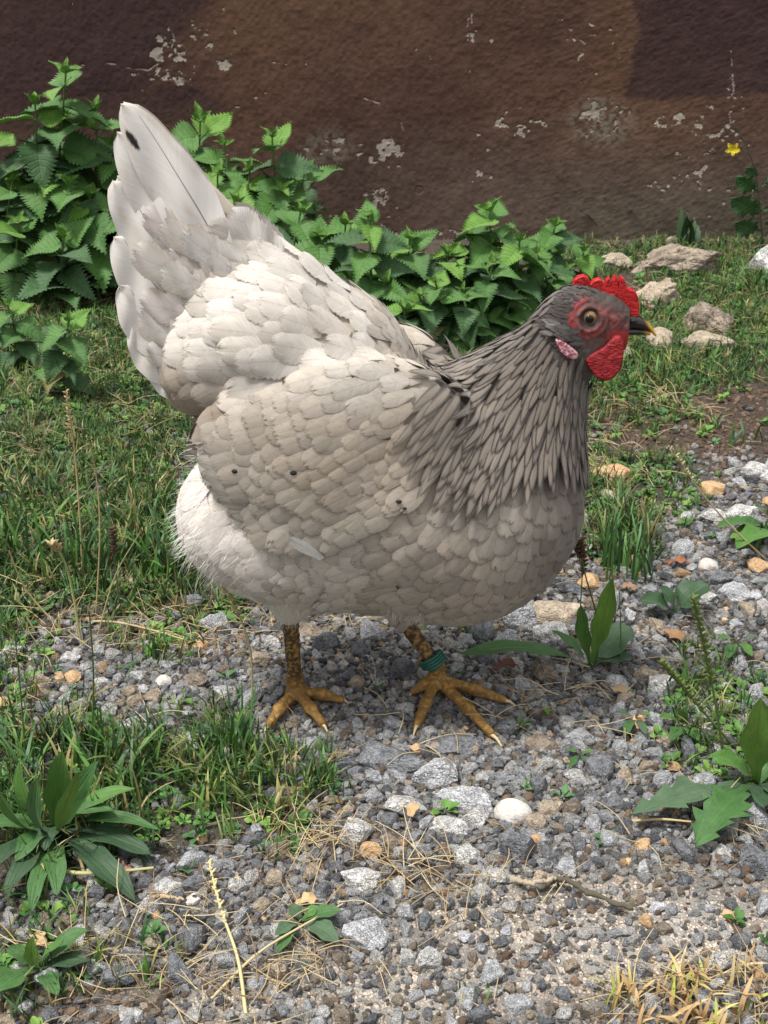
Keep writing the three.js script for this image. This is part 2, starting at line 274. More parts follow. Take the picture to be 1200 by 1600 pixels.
const tailM = M({ vertexColors: true, map: tailTex, roughness: 0.75, side: THREE.DoubleSide });

const hen = thing('hen', 'white and grey hen with a red comb and wattles standing side on upon the gravel', 'hen', ORG);

// ---- body: trunk, neck, head, legs and toes as one skin ----
const leg = (hx, hy, hz, foot, toes) => {
  const A = at(hx, hy, HEN_Z + hz), bones = [bone(A, 12.5 * HS, foot.clone().setY(0.026), 10.5 * HS), bone(foot.clone().setY(0.03), 11 * HS, foot.clone().setY(0.011), 14 * HS)];
  const claws = [];
  for (const [tx, ty, back] of toes) {
    const T = gp(tx, ty, 0.004), s = foot.clone().setY(0.012), m = s.clone().lerp(T, 0.5).setY(0.0105), e = s.clone().lerp(T, 0.84).setY(0.0065);
    bones.push(bone(s, (back ? 7.5 : 9) * HS, m, (back ? 6.5 : 7.5) * HS), bone(m, (back ? 6.5 : 8.2) * HS, e, 6 * HS)); claws.push([e, T]);
  }
  return { bones, claws, foot, A };
};
const legs = [
  leg(452, 950, 0.034, gp(462, 1096), [[412, 1146], [512, 1143], [545, 1098]]),
  leg(624, 960, -0.03, gp(682, 1078), [[806, 1102], [784, 1165], [646, 1148], [640, 1086, 1]]),
];
const BANDP = legs[1].A.clone().lerp(legs[1].foot.clone().setY(0.026), 0.88);
const legSdf = L => (x, y, z) => { let d = 9; for (const q of L.bones) d = smin(d, bd(q, x, y, z), 0.005); const t = Math.atan2(z - L.foot.z, x - L.foot.x); return d - 0.0008 * Math.abs(Math.sin(y * 520 + 1.2 * Math.sin(t * 3))) - 0.0016 * (n3(x * 420, y * 420, z * 420) - 0.5) - 0.001 * (n3(x * 900, y * 900, z * 900) - 0.5); };
const EYE = HQ(921, 498, 0.018), FACE = [936, 512];
const headZ = (x, y) => { let z = HEN_Z + 0.05; for (let i = 0; i < 24; i++) z -= clamp(hsdf(x, y, z), 0, 0.02) * 0.9; return z; };
EYE.z = headZ(EYE.x, EYE.y) - 0.0035;
const headSdf = (x, y, z) => {
  let d = hsdf(x, y, z); const zz = HEN_Z + Math.abs(z - HEN_Z);
  const r = Math.hypot(x - EYE.x, y - EYE.y), near = Math.abs(zz - EYE.z) < 0.018;
  if (near) { d += 0.0026 * Math.exp(-Math.pow(r / (13 * HS), 4)); d -= 0.0016 * Math.exp(-Math.pow((r - 17 * HS) / (3.5 * HS), 2)); d -= 0.0009 * Math.exp(-Math.pow((r - 26 * HS) / (3 * HS), 2)); }
  const f = n3(x * 700, y * 700, z * 700) - 0.5, g = n3(x * 300, y * 300, z * 300) - 0.5; return d - 0.0009 * f - 0.0012 * g;
};
const skinCol = [0.30, 0.26, 0.22];
const bodyGeo = netGeo(HP(220, 1010, -0.14), HP(960, 200, 0.14), 0.0042, (x, y, z) => hsdf(x, y, z) + 0.0012 + (x > HP(893, 500).x && y > HP(893, 560).y ? 0.004 : 0), (x, y, z) => { const q = hpx(V(x, y, z)), r = region(q[0], q[1], z); return r === 'hackle' || r === 'head' ? [0.10, 0.088, 0.078] : r === 'breast' ? [0.25, 0.22, 0.19] : r === 'fluff' || r === 'belly' ? [0.62, 0.58, 0.52] : [0.42, 0.37, 0.31]; });
const headGeo = netGeo(HP(868, 568, -0.04), HP(985, 440, 0.04), 0.0012, headSdf, (x, y, z) => {
  const q = hpx(V(x, y, z)); const e = Math.hypot((q[0] - 935) / 45, (q[1] - 508) / 36), r = Math.hypot(q[0] - 921, q[1] - 498);
  let c = [0.055, 0.043, 0.037]; const n = fbm(x * 500, y * 500, z * 500, 3);
  const red = mixc([0.23, 0.05, 0.044], [0.085, 0.036, 0.032], sst(0.40, 0.60, n)); c = mixc(c, red, (1 - sst(0.85, 1.15, e + 0.25 * (n - 0.5))) * (1 - 0.75 * sst(488, 474, q[1] - (q[0] - 935) * 0.25)));
  c = mixc(c, [0.21, 0.022, 0.024], Math.exp(-Math.pow((r - 30) / 7, 2)) * sst(935, 905, q[0])); c = mixc(c, [0.42, 0.03, 0.03], sst(945, 965, q[0]) * sst(512, 524, q[1]) * 0.8); c = mixc(c, [0.035, 0.025, 0.022], 1 - sst(15, 19, r)); 
  c = mixc(c, [0.10, 0.085, 0.075], sst(535, 528, q[1]) < 1 && q[0] < 945 ? 0.7 * sst(520, 532, q[1]) : 0);
  return c;
});
const legCol = (x, y, z) => { const n = fbm(x * 420, y * 420, z * 420, 2), b = Math.abs(Math.sin(y * 520)); let c = mixc([0.33, 0.185, 0.045], [0.055, 0.034, 0.018], sst(0.34, 0.52, n)); c = mixc(c, [0.075, 0.045, 0.024], (1 - sst(0.0, 0.45, b)) * 0.75); return mixc(c, [0.36, 0.19, 0.03], sst(0.04, 0.02, y) * 0.4); };
const legGeos = legs.map(L => { const lo = V(9, -0.004, 9), hi = V(-9, L.A.y + 0.012, -9); for (const q of L.bones) for (const e of [q.a, q.b]) { lo.x = Math.min(lo.x, e.x - 0.014); hi.x = Math.max(hi.x, e.x + 0.014); lo.z = Math.min(lo.z, e.z - 0.014); hi.z = Math.max(hi.z, e.z + 0.014); } return netGeo(lo, hi, 0.0015, legSdf(L), legCol); });
part('body', toOrg(mergeGeometries([bodyGeo, headGeo, ...legGeos])), M({ vertexColors: true, roughness: 0.72 }), hen);

const clawM = M({ color: new THREE.Color(0.52, 0.40, 0.22), roughness: 0.5 });
for (const L of legs) for (const [e, T] of L.claws) { const d = T.clone().sub(e).multiplyScalar(1.0); const mb = new MB(); mb.tube([e.clone().addScaledVector(d, -0.25), e.clone().addScaledVector(d, 0.15), e.clone().addScaledVector(d, 0.55).add(V(0, 0.0012, 0)), e.clone().add(d).setY(0.003)].map(p => p.sub(ORG)), t => lerp(0.0027, 0.0006, t), 8, () => [1, 1, 1]); part('claw', mb.geo(), clawM, hen); }
{ // green coil on the far leg
  const mb = new MB(), pts = []; const ax = legs[1].foot.clone().setY(0.02).sub(legs[1].A).normalize(), s = V(0, 0, 1).cross(ax).normalize(), t = ax.clone().cross(s);
  for (let i = 0; i <= 96; i++) { const a = i / 96 * 3.3 * 2 * Math.PI; pts.push(BANDP.clone().addScaledVector(ax, (i / 96 - 0.5) * 0.0092).addScaledVector(s, Math.cos(a) * 0.0108).addScaledVector(t, Math.sin(a) * 0.0108).sub(ORG)); }
  mb.tube(pts, () => 0.0019, 8, () => [1, 1, 1]); part('leg_band', mb.geo(), M({ color: new THREE.Color(0.006, 0.085, 0.058), roughness: 0.38 }), hen, 'green coiled plastic leg band');
}
// ---- comb, wattles, earlobe, eye, beak ----
const fleshBump = tex(256, 256, (u, v) => 0.5 * pn(u * 16, v * 30, 240, 5) + 0.3 * pn(u * 42, v * 42, 42, 3) + 0.2 * pn(u * 90, v * 90, 90, 4), false);
const fleshMap = tex(256, 256, (u, v) => { const n = pn(u * 12, v * 12, 12, 8) * 0.5 + pn(u * 40, v * 40, 40, 9) * 0.5; return mixc([0.54, 0.016, 0.018], [0.30, 0.005, 0.009], sst(0.25, 0.75, n)); });
fleshBump.repeat.set(28, 28); fleshMap.repeat.set(22, 22);
const wattleM = M({ color: new THREE.Color(0.58, 0.6, 0.75), map: fleshMap, bumpMap: fleshBump, bumpScale: 0.0009, roughness: 0.6 });
const fleshM = M({ map: fleshMap, bumpMap: fleshBump, bumpScale: 0.0006, roughness: 0.5 });
function slabPart(name, pts, z, thick, m, smooth = true, label, tilt) {       // a fleshy plate that swells in the middle
  const q = pts.map(([x, y]) => HQ(x, y, z)); let cv = new THREE.CatmullRomCurve3(q, true, 'catmullrom', 0.35).getPoints(smooth ? 90 : 150).slice(0, -1);
  const c = q.reduce((a, b) => a.add(b), V(0, 0, 0)).multiplyScalar(1 / q.length), n = cv.length;
  const mb = new MB(), rings = 7; const b = [];
  for (let s = 0; s < 2; s++) { b.push(mb.p.length / 3); for (let j = 0; j <= rings; j++) for (let i = 0; i < n; i++) { const t = j / rings, k = 1 - Math.pow(t, 1.6); const p = cv[i].clone().lerp(c, 1 - Math.sin((1 - t) * Math.PI / 2)); const hh = thick / 2 * Math.sqrt(Math.max(0, 1 - Math.pow(1 - t, 5))) * (1 + 0.25 * (n3(p.x * 260, p.y * 260, s) - 0.5)); p.z = HEN_Z + z + (s ? -hh : hh) + (tilt ? tilt(p) : 0); mb.vert(p.sub(ORG), [1, 1, 1], p.x, p.y); } }
  for (let s = 0; s < 2; s++) for (let j = 0; j < rings; j++) for (let i = 0; i < n; i++) { const a = b[s] + j * n + i, d = b[s] + j * n + (i + 1) % n; if (s) mb.i.push(a, d, a + n, d, d + n, a + n); else mb.i.push(a, a + n, d, d, a + n, d + n); }
  return part(name, mb.geo(), m, hen, label);
}
{ // comb: a toothed fleshy blade with rounded rims
  const pts = [[895, 443], [898, 436], [904, 432], [911, 430], [918, 432], [922, 442], [928, 436], [935, 434], [940, 436], [943, 445], [947, 437], [952, 433], [953, 441], [955, 447], [957, 438], [961, 430], [964, 433], [965, 444], [966, 449], [967, 444], [969, 432], [974, 434], [978, 447], [983, 450], [991, 453], [996, 463], [998, 478], [997, 492], [990, 494], [980, 489], [962, 479], [940, 466], [920, 459], [904, 453]];
  const sh = new THREE.Shape(); pts.forEach(([x, y], i) => { const p = HP(x, y); i ? sh.lineTo(p.x - ORG.x, p.y) : sh.moveTo(p.x - ORG.x, p.y); });
  const g = new THREE.ExtrudeGeometry(sh, { depth: 0.0026, bevelEnabled: true, bevelThickness: 0.0018, bevelSize: 0.0010, bevelOffset: -0.0007, bevelSegments: 4, steps: 1 }); g.translate(0, 0, -0.0013);
  const P = g.attributes.position; for (let i = 0; i < P.count; i++) P.setZ(i, P.getZ(i) * (1 + 0.3 * n3(P.getX(i) * 300, P.getY(i) * 300)) + 0.0012 * Math.sin(P.getX(i) * 230));
  part('comb', g, fleshM, hen, 'bright red single comb with uneven teeth');
}
const wattlePts = [[958, 527], [968, 524], [974, 534], [974, 551], [971, 570], [961, 584], [948, 592], [934, 590], [922, 578], [913, 561], [922, 552], [940, 543]];
slabPart('wattle', wattlePts, 0.018, 0.0075, wattleM, true, null, p => 0.10 * (HP(945, 530).y - p.y));
slabPart('wattle', wattlePts.map(([x, y]) => [x + 5, y + 6]), -0.013, 0.0075, wattleM, true, null, p => -0.10 * (HP(945, 530).y - p.y));
const lobeM = M({ map: tex(128, 128, (u, v) => mixc([0.60, 0.40, 0.42], [0.36, 0.05, 0.09], sst(0.38, 0.62, 0.5 * pn(u * 12, v * 12, 12, 1) + 0.5 * pn(u * 30, v * 30, 30, 2)))), roughness: 0.35 });
lobeM.map.repeat.set(40, 40);
slabPart('earlobe', [[868, 531], [876, 530], [892, 541], [903, 552], [900, 560], [889, 559], [874, 547]], headZ(HQ(885, 545, 0.02).x, HQ(885, 545, 0.02).y) - HEN_Z + 0.001, 0.006, lobeM, true, null);
for (const s of [1, -1]) {
  const e = part('eye', new THREE.SphereGeometry(14.5 * HS, 24, 16).rotateX(Math.PI / 2), M({ color: new THREE.Color(0.25, 0.145, 0.062), roughness: 0.08 }), hen);
  e.position.set(EYE.x - ORG.x, EYE.y - ORG.y, s * (EYE.z - ORG.z - 0.0046));
  const pu = part('pupil', new THREE.SphereGeometry(6.2 * HS, 18, 12).scale(1, 1, 0.5), M({ color: new THREE.Color(0.006, 0.005, 0.005), roughness: 0.05 }), e); pu.position.z = s * 12.9 * HS;
}
{ // beak: two horn sheaths
  const horn = (path, rx, rz, col) => { const mb = new MB(), n = path.length - 1; const pts = curve(path.map(([x, y]) => HP(x, y)), 22); mb.grid(16, 22, (u, v) => { const a = u * 2 * Math.PI, p = pts[Math.round(v * 22)].clone(); p.y += Math.sin(a) * rx(v) * HS; p.z += Math.cos(a) * rz(v) * HS; return { p: p.sub(ORG), c: col(v, Math.sin(a)) }; }); return mb.geo(); };
  const bm = M({ vertexColors: true, roughness: 0.28 });
  const dk = [0.022, 0.018, 0.016], yl = [0.55, 0.30, 0.035];
  const ub = part('upper_beak', horn([[962, 505], [980, 501], [1000, 504], [1015, 512], [1025, 524]], v => lerp(15, 2, Math.pow(v, 1.2)), v => lerp(17, 2, Math.pow(v, 0.9)), (v, s) => mixc(dk, yl, sst(0.62, 0.85, v + 0.10 * s) * 0.95)), bm, hen);
  part('nostril', new THREE.SphereGeometry(4.5 * HS, 10, 8).scale(1.6, 0.7, 0.6).translate(HP(986, 500).x - ORG.x, HP(986, 498).y, 11.5 * HS), M({ color: new THREE.Color(0.012, 0.01, 0.01), roughness: 0.6 }), ub);
  part('lower_beak', horn([[958, 518], [978, 517], [1000, 518], [1016, 521]], v => lerp(9, 3, v), v => lerp(14, 2.5, v), (v, s) => mixc(dk, yl, sst(0.7, 0.98, v))), bm, hen);
}
// ---- ear tuft, body feathers ----
const samples = [];
{ const g = bodyGeo; const P = g.attributes.position, I = g.index.array, cum = []; let A = 0; const a = V(), b = V(), c = V(), e = V(), f = V();
  for (let t = 0; t < I.length; t += 3) { a.fromBufferAttribute(P, I[t]); b.fromBufferAttribute(P, I[t + 1]); c.fromBufferAttribute(P, I[t + 2]); A += e.subVectors(b, a).cross(f.subVectors(c, a)).length() / 2; cum.push(A); }
  const pick = () => { const r = R() * A; let lo = 0, hi = cum.length - 1; while (lo < hi) { const m = lo + hi >> 1; if (cum[m] < r) lo = m + 1; else hi = m; } const t = lo * 3; a.fromBufferAttribute(P, I[t]); b.fromBufferAttribute(P, I[t + 1]); c.fromBufferAttribute(P, I[t + 2]); let u = R(), v = R(); if (u + v > 1) { u = 1 - u; v = 1 - v; } return a.clone().multiplyScalar(1 - u - v).addScaledVector(b, u).addScaledVector(c, v); };
  const cell = 0.012, H = new Map(), key = (x, y, z) => Math.floor(x / cell) * 73856093 ^ Math.floor(y / cell) * 19349663 ^ Math.floor(z / cell) * 83492791;
  for (let s = 0; s < 110000; s++) {
    const p = pick(), q = hpx(p), r = region(q[0], q[1], p.z); if (p.y < HP(600, 985).y || (q[0] < 520 && q[1] > 940 && q[0] > 400)) continue;
    if (r === 'tail' ) continue; if (Math.abs(p.z - HEN_Z) > 0.034 && inPoly([[290, 680], [372, 670], [402, 750], [446, 808], [400, 832], [330, 790]], q[0], q[1])) continue;
    if (r === 'head' && Math.hypot((q[0] - 938) / 42, (q[1] - 508) / 32) < 1) continue;
    if (q[0] > 962 && q[1] < 560) continue; if (q[0] > 908 && q[1] > 525 && q[1] < 592) continue;
    const sp = SPEC[r][2] * HS; let ok = true; const rad = Math.ceil(sp / cell);
    for (let i = -rad; i <= rad && ok; i++) for (let j = -rad; j <= rad && ok; j++) for (let k = -rad; k <= rad && ok; k++) { const l = H.get(key(p.x + i * cell, p.y + j * cell, p.z + k * cell)); if (l) for (const o of l) if (o.distanceToSquared(p) < sp * sp) { ok = false; break; } }
    if (!ok) continue; const kk = key(p.x, p.y, p.z); if (!H.has(kk)) H.set(kk, []); H.get(kk).push(p); samples.push({ p, q, r });
  }
}
const NAMES = { hackle: 'hackle_feather', wing: 'wing_covert', saddle: 'saddle_feather', fluff: 'vent_feather', belly: 'belly_feather', back: 'back_feather', breast: 'breast_feather', head: 'head_feather' };
const counts = {}, rest = new MB();
for (const { p, q, r } of samples) {
  const [L, W, , lift, pt] = SPEC[r]; const jit = 0.85 + 0.3 * R(); let l = L * jit * HS, w = W * (0.88 + 0.24 * R()) * HS, lf = lift * (0.75 + 0.5 * R()), base = 0.0004;
  if (r === 'hackle') { const k = sst(470, 700, q[1]); l *= lerp(0.42, 1.12, k); w *= lerp(0.5, 1.12, k); lf *= lerp(0.5, 1.2, k); base = 0.0006 + 0.0036 * k; }
  if (r === 'wing') { base = 0.0030 + 0.0022 * sst(620, 540, q[0]); if (q[0] < 470) { l *= 0.85; } const k = sst(640, 420, q[0]); l *= lerp(0.85, 1.15, k); w *= lerp(0.8, 1.1, k); }
  if (r === 'belly' && q[0] < 540 && q[1] > 860) { const k = sst(860, 940, q[1]); l *= lerp(0.6, 0.42, k); w *= 0.7; }
  if (r === 'saddle') { const k = sst(620, 480, q[0]); l *= lerp(0.65, 1, k); w *= lerp(0.62, 1, k); }
  let [dx, dy] = flow(r, q[0], q[1]); const a = (R() - 0.5) * (r === 'hackle' ? 0.2 : 0.28), ca = Math.cos(a), sa = Math.sin(a);
  const d = V(dx * ca - dy * sa, -(dx * sa + dy * ca), (R() - 0.5) * 0.15);
  const [web, edge] = plumeColour(r, q[0], q[1]); if (r === 'fluff') { web[0] *= 1.04; edge[0] = web[0]; edge[1] = web[1]; edge[2] = web[2]; }
  const vis = p.z > HEN_Z - 0.035 && r !== 'head';
  const c = vis ? (counts[r] = (counts[r] || 0) + 1) : 999; const mb = c <= 260 ? new MB() : rest;
  featherMesh(mb, p, d, l, w, lf, pt, web, edge, { base, ni: r === 'head' ? 4 : FI, nj: r === 'head' ? 3 : FJ, cup: r === 'saddle' ? 0.15 : 0.10, rag: r === 'fluff' ? 0.02 : 0.05 });
  if (mb !== rest && mb.i.length) part(NAMES[r], mb.geo(), plumeM, hen);
}
part('plumage', rest.geo(), plumeM, hen).userData.kind = 'stuff';
console.log('feathers', samples.length, JSON.stringify(counts));
{ // grey ear tuft
  for (let i = 0; i < 26; i++) { const x = rr(868, 912), y = 515 + (x - 868) * 0.28 + rr(-9, 9), p = HQ(x, y, 0.024); p.z = headZ(p.x, p.y); const mb = i < 1 ? new MB() : (hen.userData.tuft ||= new MB()); const g = 0.13 + 0.42 * sst(905, 868, x) * (0.4 + 0.6 * R()); featherMesh(mb, p, V(-0.9, 0.12 + rr(-0.15, 0.15), 0), rr(16, 24) * HS, 9 * HS, 0.003, 1, [g, g * 0.93, g * 0.9], [g * 0.5, g * 0.45, g * 0.42], { base: 0.003, nj: 4, ni: 2 }); if (i === 25) { part('ear_tuft', hen.userData.tuft.geo(), plumeM, hen); delete hen.userData.tuft; } }
}
// ---- flight feathers of the folded wing ----
for (const s of [1, -1]) {
  const tips = [[309, 690], [313, 712], [321, 733], [331, 754], [345, 774], [362, 793], [383, 810], [408, 823]];
  tips.forEach(([tx, ty], i) => { if (i < 1 || (s < 0 && i < 4)) return;
    const rx = 440 + i * 14, ry = 722 + i * 15, T = HQ(tx, ty, 0.056), A = HQ(rx, ry, 0.072); A.z = HEN_Z + s * 0.2; for (let k = 0; k < 40; k++) A.z -= s * clamp(hsdf(A.x, A.y, A.z), 0, 0.05) * 0.9;
    const d = T.clone().sub(A); d.z = 0; const L = d.length() * 1.04; d.normalize(); const mb = new MB(); const t = 0.42 + 0.05 * R(), web = i > 6 ? [0.74, 0.70, 0.64] : [t * 1.08, t * 0.98, t * 0.86];
    featherMesh(mb, A, d, L, (i === 0 ? 56 : 36) * HS, 0.0030, 0, web, mixc(web, [0.12, 0.10, 0.085], 0.5), { base: 0.0026 - 0.0002 * i, conform: 0.55, nj: 12, cup: 0.06, bendn: 0.6 });
    if (s > 0) part('wing_feather', mb.geo(), tailM, hen); else part('wing_feather', mb.geo(), tailM, hen);
  });
  if (s > 0) { const A = HQ(505, 862, 0.072); A.z = HEN_Z + 0.2; for (let k = 0; k < 40; k++) A.z -= clamp(hsdf(A.x, A.y, A.z), 0, 0.05) * 0.9; const mb = new MB(); featherMesh(mb, A, V(-0.72, 0.69, 0), 62 * HS, 22 * HS, 0.011, 0, [0.9, 0.89, 0.86], [0.9, 0.89, 0.86], { base: 0.006, conform: 0.6 }); part('wing_feather', mb.geo(), plumeM, hen, 'small white feather curling out below the wing'); }
}
// ---- tail: stiff feathers standing in two leaves like a tent ----
function plane(name, root, tip, W, z0, z1, o = {}) {              // a free standing feather from root to tip (photo px), bowed
  const { bow = 0, col = [0.84, 0.81, 0.77], edge = null, round = 0.8, pw = 2.3, mark = null, m = tailM, yaw = 0 } = o;
  const A = HQ(...root, z0), T = HQ(...tip, z1), D = T.clone().sub(A), L = D.length(); D.normalize(); const S = V(-D.y, D.x, 0); const mb = new MB(); const ph = R() * 9; const e = edge || col.map(c => c * 0.93);
  const [ni, nj] = mark ? [28, 90] : [8, 18];
  mb.grid(ni, nj, (u, v) => {
    const c = u * 2 - 1, t = Math.sin(v * Math.PI / 2) * 0.4 + v * 0.6; const k = round;
    const w = t < k ? lerp(0.35, 1, Math.pow(Math.sin(t / k * Math.PI / 2), 0.9)) : Math.sqrt(Math.max(0, 1 - Math.pow((t - k) / (1 - k), pw)));
    const P = A.clone().addScaledVector(D, L * t * (1 + 0.018 * (n3(c * 5 + ph, 1) - 0.5))).addScaledVector(S, c * w * W * HS / 2 * (1 + 0.08 * (n3(t * 9 + ph, c) - 0.5)) + bow * HS * Math.sin(t * Math.PI));
    P.z = HEN_Z + lerp(z0, z1, t) - Math.sign(z0 + z1) * 0.10 * Math.abs(c * c * w * W * HS / 2) + yaw * c * w * W * HS / 2 + 0.0012 * Math.sin(t * 14 + ph + c * 3);
    let cc = mixc(col, e, Math.pow(Math.abs(c), 4)); cc = mixc(cc, [0.60, 0.52, 0.41], 0.55 * sst(0.52, 0.8, fbm(t * 7 + ph, c * 2.5, 5, 4)) + 0.35 * sst(0.93, 1, t)); if (mark) { const dx = (t - mark[0]) / mark[2], dy = (c * w - mark[1]) / mark[3]; cc = mixc(cc, [0.012, 0.012, 0.014], sst(1.35, 0.65, dx * dx + dy * dy + 0.5 * (n3(t * 60, c * 8, 3) - 0.5))); }
    return { p: P.sub(ORG), c: cc, u: (c * w + 1) / 2, v: t };
  });
  return part(name, mb.geo(), m, hen);
}
for (const s of [1, -1]) {
  const z = k => [s * (0.006 + 0.004 * k), s * (0.004 + 0.0035 * k)];
  const F1 = (n, r, t, w, k, o) => plane(n, r, t, w, ...z(k), o);
  F1('tail_feather', [366, 458], [190, 163], 84, s > 0 ? 2.6 : 0.2, { bow: -6, mark: s > 0 ? [0.845, 0.36, 0.05, 0.12] : null, round: 0.5, pw: 1.7 });
  F1('tail_feather', [320, 440], [183, 206], 82, 1.9, { bow: -2, round: 0.48, pw: 1.65 });
  F1('tail_feather', [300, 470], [177, 283], 80, 1.5, { bow: 2, round: 0.48, pw: 1.65 });
  F1('tail_feather', [290, 520], [178, 370], 78, 1.2, { bow: 4, round: 0.48, pw: 1.65 });
  F1('tail_feather', [285, 570], [188, 445], 74, 0.9, { bow: 6, round: 0.48, pw: 1.65 });
  F1('tail_feather', [285, 605], [206, 510], 62, 0.6, { bow: 6, round: 0.48, pw: 1.65 });
  F1('tail_feather', [300, 625], [234, 556], 54, 0.4, { bow: 5, round: 0.48, pw: 1.65 });
  if (s > 0) {
    const zc = k => [s * (0.012 + 0.004 * k), s * (0.010 + 0.0035 * k)];
    const C = (r, t, w, k, b = 6) => plane('tail_covert', r, t, w, ...zc(k), { bow: b, col: [0.80 - 0.05 * R(), 0.75 - 0.04 * R(), 0.69], edge: [0.66, 0.60, 0.52], round: 0.6, m: plumeM });
    C([330, 372], [219, 335], 50, 1, 5); C([345, 395], [247, 352], 48, 2, 5); C([385, 410], [283, 362], 54, 2.6, 10); C([400, 440], [313, 398], 42, 3.2, 6); C([330, 440], [203, 392], 58, 1.4, 6); C([345, 455], [247, 424], 52, 2.4, 4);
    C([330, 490], [214, 470], 56, 1.2, 6); C([310, 530], [212, 500], 50, 1.0, 6); C([430, 460], [352, 412], 50, 3.4, 4); C([300, 560], [226, 548], 44, 1.0, 4); C([335, 420], [262, 390], 44, 1.8, 4); C([375, 470], [300, 432], 46, 3.0, 4);
  }
  F1('tail_covert', [430, 430], [345, 333], 62, 1.2, { bow: -10, round: 0.7, m: plumeM }); F1('tail_covert', [445, 425], [372, 352], 46, 0.8, { bow: -10, round: 0.7, m: plumeM });
}
// ---- loose down of the vent and thighs ----
{
  const mb = new MB();
  for (let i = 0; i < 1150; i++) {
    const th = i > 800; let x, y; if (th) { const w = R() < 0.5; x = (w ? 452 : 632) + rr(-32, 32); y = rr(920, 968); } else { x = rr(262, 262 + 160 * R()); y = rr(670, 925); }
    const p = HQ(x, y, th ? 0.04 : 0.05); p.z = HEN_Z + (th ? (x < 540 ? 0.12 : 0.06) : 0.14); let hit = false; const back = !th && R() < 0.25; if (back) p.z = HEN_Z - 0.14; const sg = back ? -1 : 1;
    for (let k = 0; k < 60; k++) { const e = hsdf(p.x, p.y, p.z); if (e < 0.0006) { hit = true; break; } p.z -= sg * Math.min(e, 0.02) * 0.9; if (Math.abs(p.z - HEN_Z) > 0.2) break; } if (!hit) continue;
    const q = hpx(p); if (!th && region(q[0], q[1], p.z) !== 'fluff') continue;
    const n = hgrad(p); let [dx, dy] = th ? [-0.25, 1] : flow('fluff', q[0], q[1]); const d = V(dx + rr(-0.35, 0.35), -dy + rr(-0.35, 0.35), rr(-0.2, 0.3) * sg)  .addScaledVector(n, 0.06).normalize();
    const L = (th ? rr(5, 9) : rr(9, 19)) * 0.001, s = d.clone().cross(n).normalize(), w = rr(0.00010, 0.00022), b = rr(-0.5, 0.5), sh = rr(0.85, 1.05), dn = V(0, -0.25, 0);
    const col = th ? [0.52 * sh, 0.48 * sh, 0.42 * sh] : [0.90 * sh, 0.87 * sh, 0.81 * sh];
    mb.grid(1, 4, (u, v) => { const P = p.clone().addScaledVector(d, L * v).addScaledVector(s, (u - 0.5) * 2 * w * (1 - v * 0.8) + b * L * v * v).addScaledVector(dn, L * v * v); return { p: P.sub(ORG), c: col, u: 0.3, v: 0.4 }; });
  }
  part('down', mb.geo(), M({ vertexColors: true, roughness: 0.95, side: THREE.DoubleSide }), hen).userData.kind = 'stuff';
}
{ // small dark specks on the wing and breast
  const sm = M({ color: new THREE.Color(0.02, 0.017, 0.014), roughness: 0.8 });
  for (const [x, y, a] of [[461, 730, 5], [371, 735, 4], [622, 776, 3.5], [631, 786, 2.5]]) { const p = HQ(x, y, 0.074); p.z = HEN_Z + 0.2; for (let k = 0; k < 40; k++) p.z -= clamp(hsdf(p.x, p.y, p.z), 0, 0.05) * 0.9; p.addScaledVector(hgrad(p), 0.006); part('dirt_speck', new THREE.SphereGeometry(a * HS, 8, 6).scale(1.3, 0.9, 0.6).translate(p.x - ORG.x, p.y - ORG.y, p.z - ORG.z), sm, hen); }
}
// ================= ground and wall =================
const GZ = proj({ x: 0, y: 0, z: -0.978 })[1];
const gy = (x, z) => { const d = Math.hypot(x - 0.02, z + 0.975), k = sst(0.22, 0.6, d); return k * (0.022 * (fbm(x * 2.2 + 3, z * 2.2, 1, 3) - 0.5) + 0.007 * (n3(x * 14, z * 14, 5) - 0.5)); };
const onG = (px, py, dy = 0) => { const p = gp(px, py); p.y = gy(p.x, p.z) + dy; return p; };
const gpx = (x, z) => proj({ x, y: 0, z });                       // ground point -> photo pixel (used only to author where things grow)
const GRASS = [[110, 760, 240, 200, 0.8], [270, 650, 200, 110, 0.7], [90, 570, 220, 110, 0.7], [260, 930, 200, 55, 0.5], [245, 850, 75, 75, 1], [980, 400, 160, 30, 0.35], [1010, 560, 190, 70, 1], [1150, 480, 140, 100, 1], [980, 640, 110, 45, 0.45], [990, 770, 110, 60, 0.6], [965, 850, 55, 45, 0.9], [100, 1255, 190, 140, 1], [330, 1210, 150, 110, 0.95], [440, 1260, 70, 90, 0.6], [50, 1480, 130, 100, 0.5], [230, 1500, 60, 60, 0.3], [490, 1220, 45, 50, 0.7], [1120, 1130, 110, 110, 0.6], [720, 965, 60, 28, 0.6], [450, 570, 460, 70, 0.6], [240, 1010, 70, 35, 0.6], [-80, 900, 160, 600, 0.8], [1290, 480, 140, 140, 0.7]];
const DRY = [[330, 1500, 250, 100, 0.8], [650, 1370, 120, 50, 0.8], [1070, 1560, 170, 50, 1], [480, 1340, 130, 70, 0.9], [120, 900, 160, 170, 0.2], [250, 985, 220, 45, 0.7], [1060, 660, 160, 60, 0.15], [960, 700, 100, 60, 0.3], [700, 1430, 120, 60, 0.4], [1130, 1330, 90, 40, 0.5], [560, 980, 160, 30, 0.4], [880, 1100, 120, 80, 0.25]];
const GRAVEL = [[700, 1100, 620, 170, 1], [340, 1070, 330, 110, 0.9], [900, 1290, 420, 150, 1], [1090, 900, 190, 120, 0.85], [1150, 750, 90, 50, 0.3], [600, 1500, 760, 190, 1], [270, 1400, 140, 55, 1], [60, 1050, 110, 60, 0.8]];
const GRIT = [[960, 1460, 400, 110, 1], [560, 1560, 500, 80, 0.9], [480, 1420, 200, 60, 0.4]];
